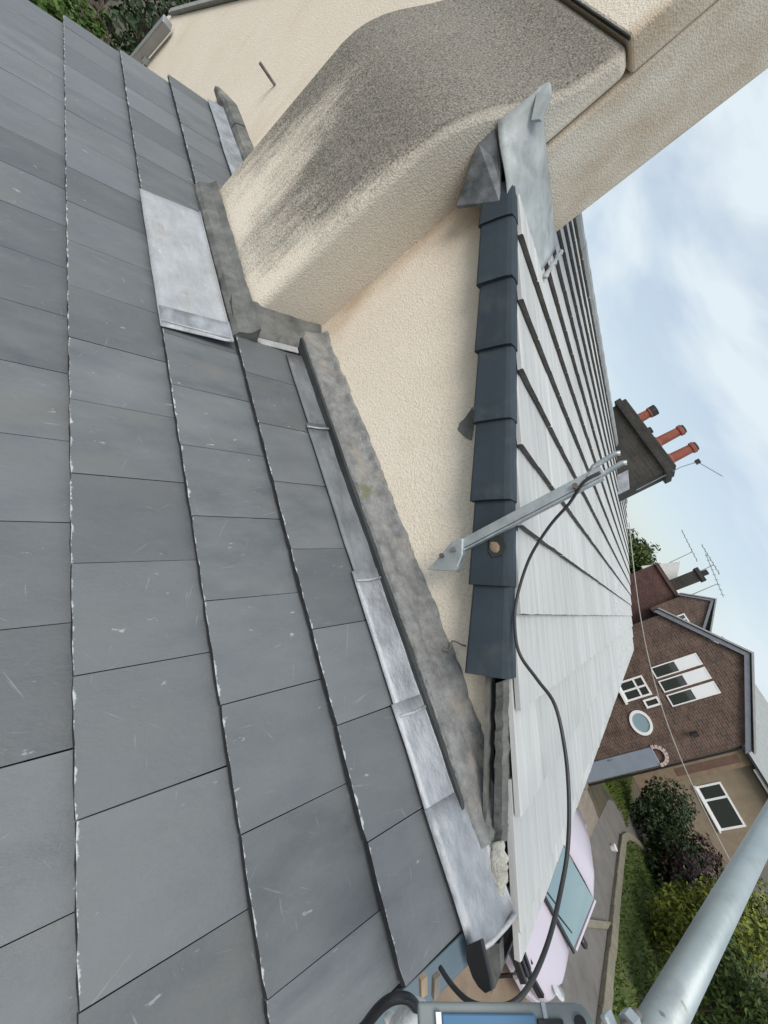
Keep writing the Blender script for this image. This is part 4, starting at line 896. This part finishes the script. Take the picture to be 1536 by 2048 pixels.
foliage('dark_shrub', 'low dark shrub between the red shrub and the lawn', 'shrub', (8.9, 21, G), [((8.85, 21, -3.95), (.8, .8, .65))], 2600, .08, m_leafdark, seed=7)
foliage('golden_hedge', 'bright yellow green hedge right of the scaffold tube', 'hedge', (8.4, 17, G), [((8.4, 18, -2.35), (1.0, .9, 1.0)), ((8.85, 19.8, -1.75), (.9, .8, .8)), ((8.05, 16.0, -2.3), (.8, .8, .9)), ((8.4, 17.2, -3.6), (1.1, 1.0, 1.0))], 11000, .07, m_leafyellow, seed=8)
foliage('privet_hedge', 'shaded green hedge at the lower right corner', 'hedge', (7.8, 13.5, G), [((7.75, 13.6, -2.45), (.75, .7, .75)), ((7.7, 13.1, -1.95), (.6, .6, .6)), ((7.9, 14.2, -3.3), (.85, .8, 1.1)), ((7.85, 15.0, -2.75), (.7, .8, .8))], 9500, .06, m_leafmid, seed=9)
foliage('round_tree', 'round green tree beyond the distant red brick house', 'tree', (-3.6, 40, G), [((-4.1, 40, 1.6), (1.9, 1.6, 1.7)), ((-6.0, 40, 1.2), (1.4, 1.3, 1.5)), ((-3.0, 40.5, .6), (1.5, 1.3, 1.5))], 7000, .16, m_leafmid, trunk=.25, seed=10)
foliage('garden_shrub', 'bright green shrub beyond the far left roof edge', 'shrub', (-14.5, 1.4, G), [((-14.1, 1.3, -3.85), (.9, .8, .75)), ((-15.0, 1.8, -3.8), (1.0, .9, .8))], 4200, .07, m_leafbright, seed=12)
foliage('dark_tree', 'dense dark green tree behind the brown fence', 'tree', (-16.2, 3.4, G), [((-15.6, 2.9, -2.6), (1.5, .9, 1.5)), ((-17.5, 4.0, -2.2), (1.9, 1.5, 1.9)), ((-14.4, 3.0, -3.7), (1.2, .8, .9)), ((-20, 6, -2.5), (2.4, 2, 2.4)), ((-25, 8, -2), (3, 3, 3))], 15000, .10, m_leafdark, trunk=.16, seed=13)
fe = thing('board_fence', 'brown board fence running away beyond the far left roof edge', 'fence', (-12.5, 2.2, G))
p0, p1 = Vector((-11.6, 2.35, G)), Vector((-19.5, 2.35, G)); nbd = 56
for k in range(nbd):
    a = p0.lerp(p1, k / nbd); b = p0.lerp(p1, (k + .93) / nbd); hgt = 1.35 + random.uniform(-.015, .015)
    obj('fence_board', MB().box((b.x, a.y - .012 - .006 * (k % 2), G + .02), (a.x, a.y + .006, G + hgt)), m_fence, fe)
for k in range(5):
    a = p0.lerp(p1, k / 4); obj('fence_post', MB().box((a.x - .05, a.y + .01, G), (a.x + .05, a.y + .11, G + 1.45)), m_fence, fe)
obj('fence_rail', MB().box((p1.x, p0.y + .008, G + 1.0), (p0.x, p0.y + .06, G + 1.09)), m_fence, fe)
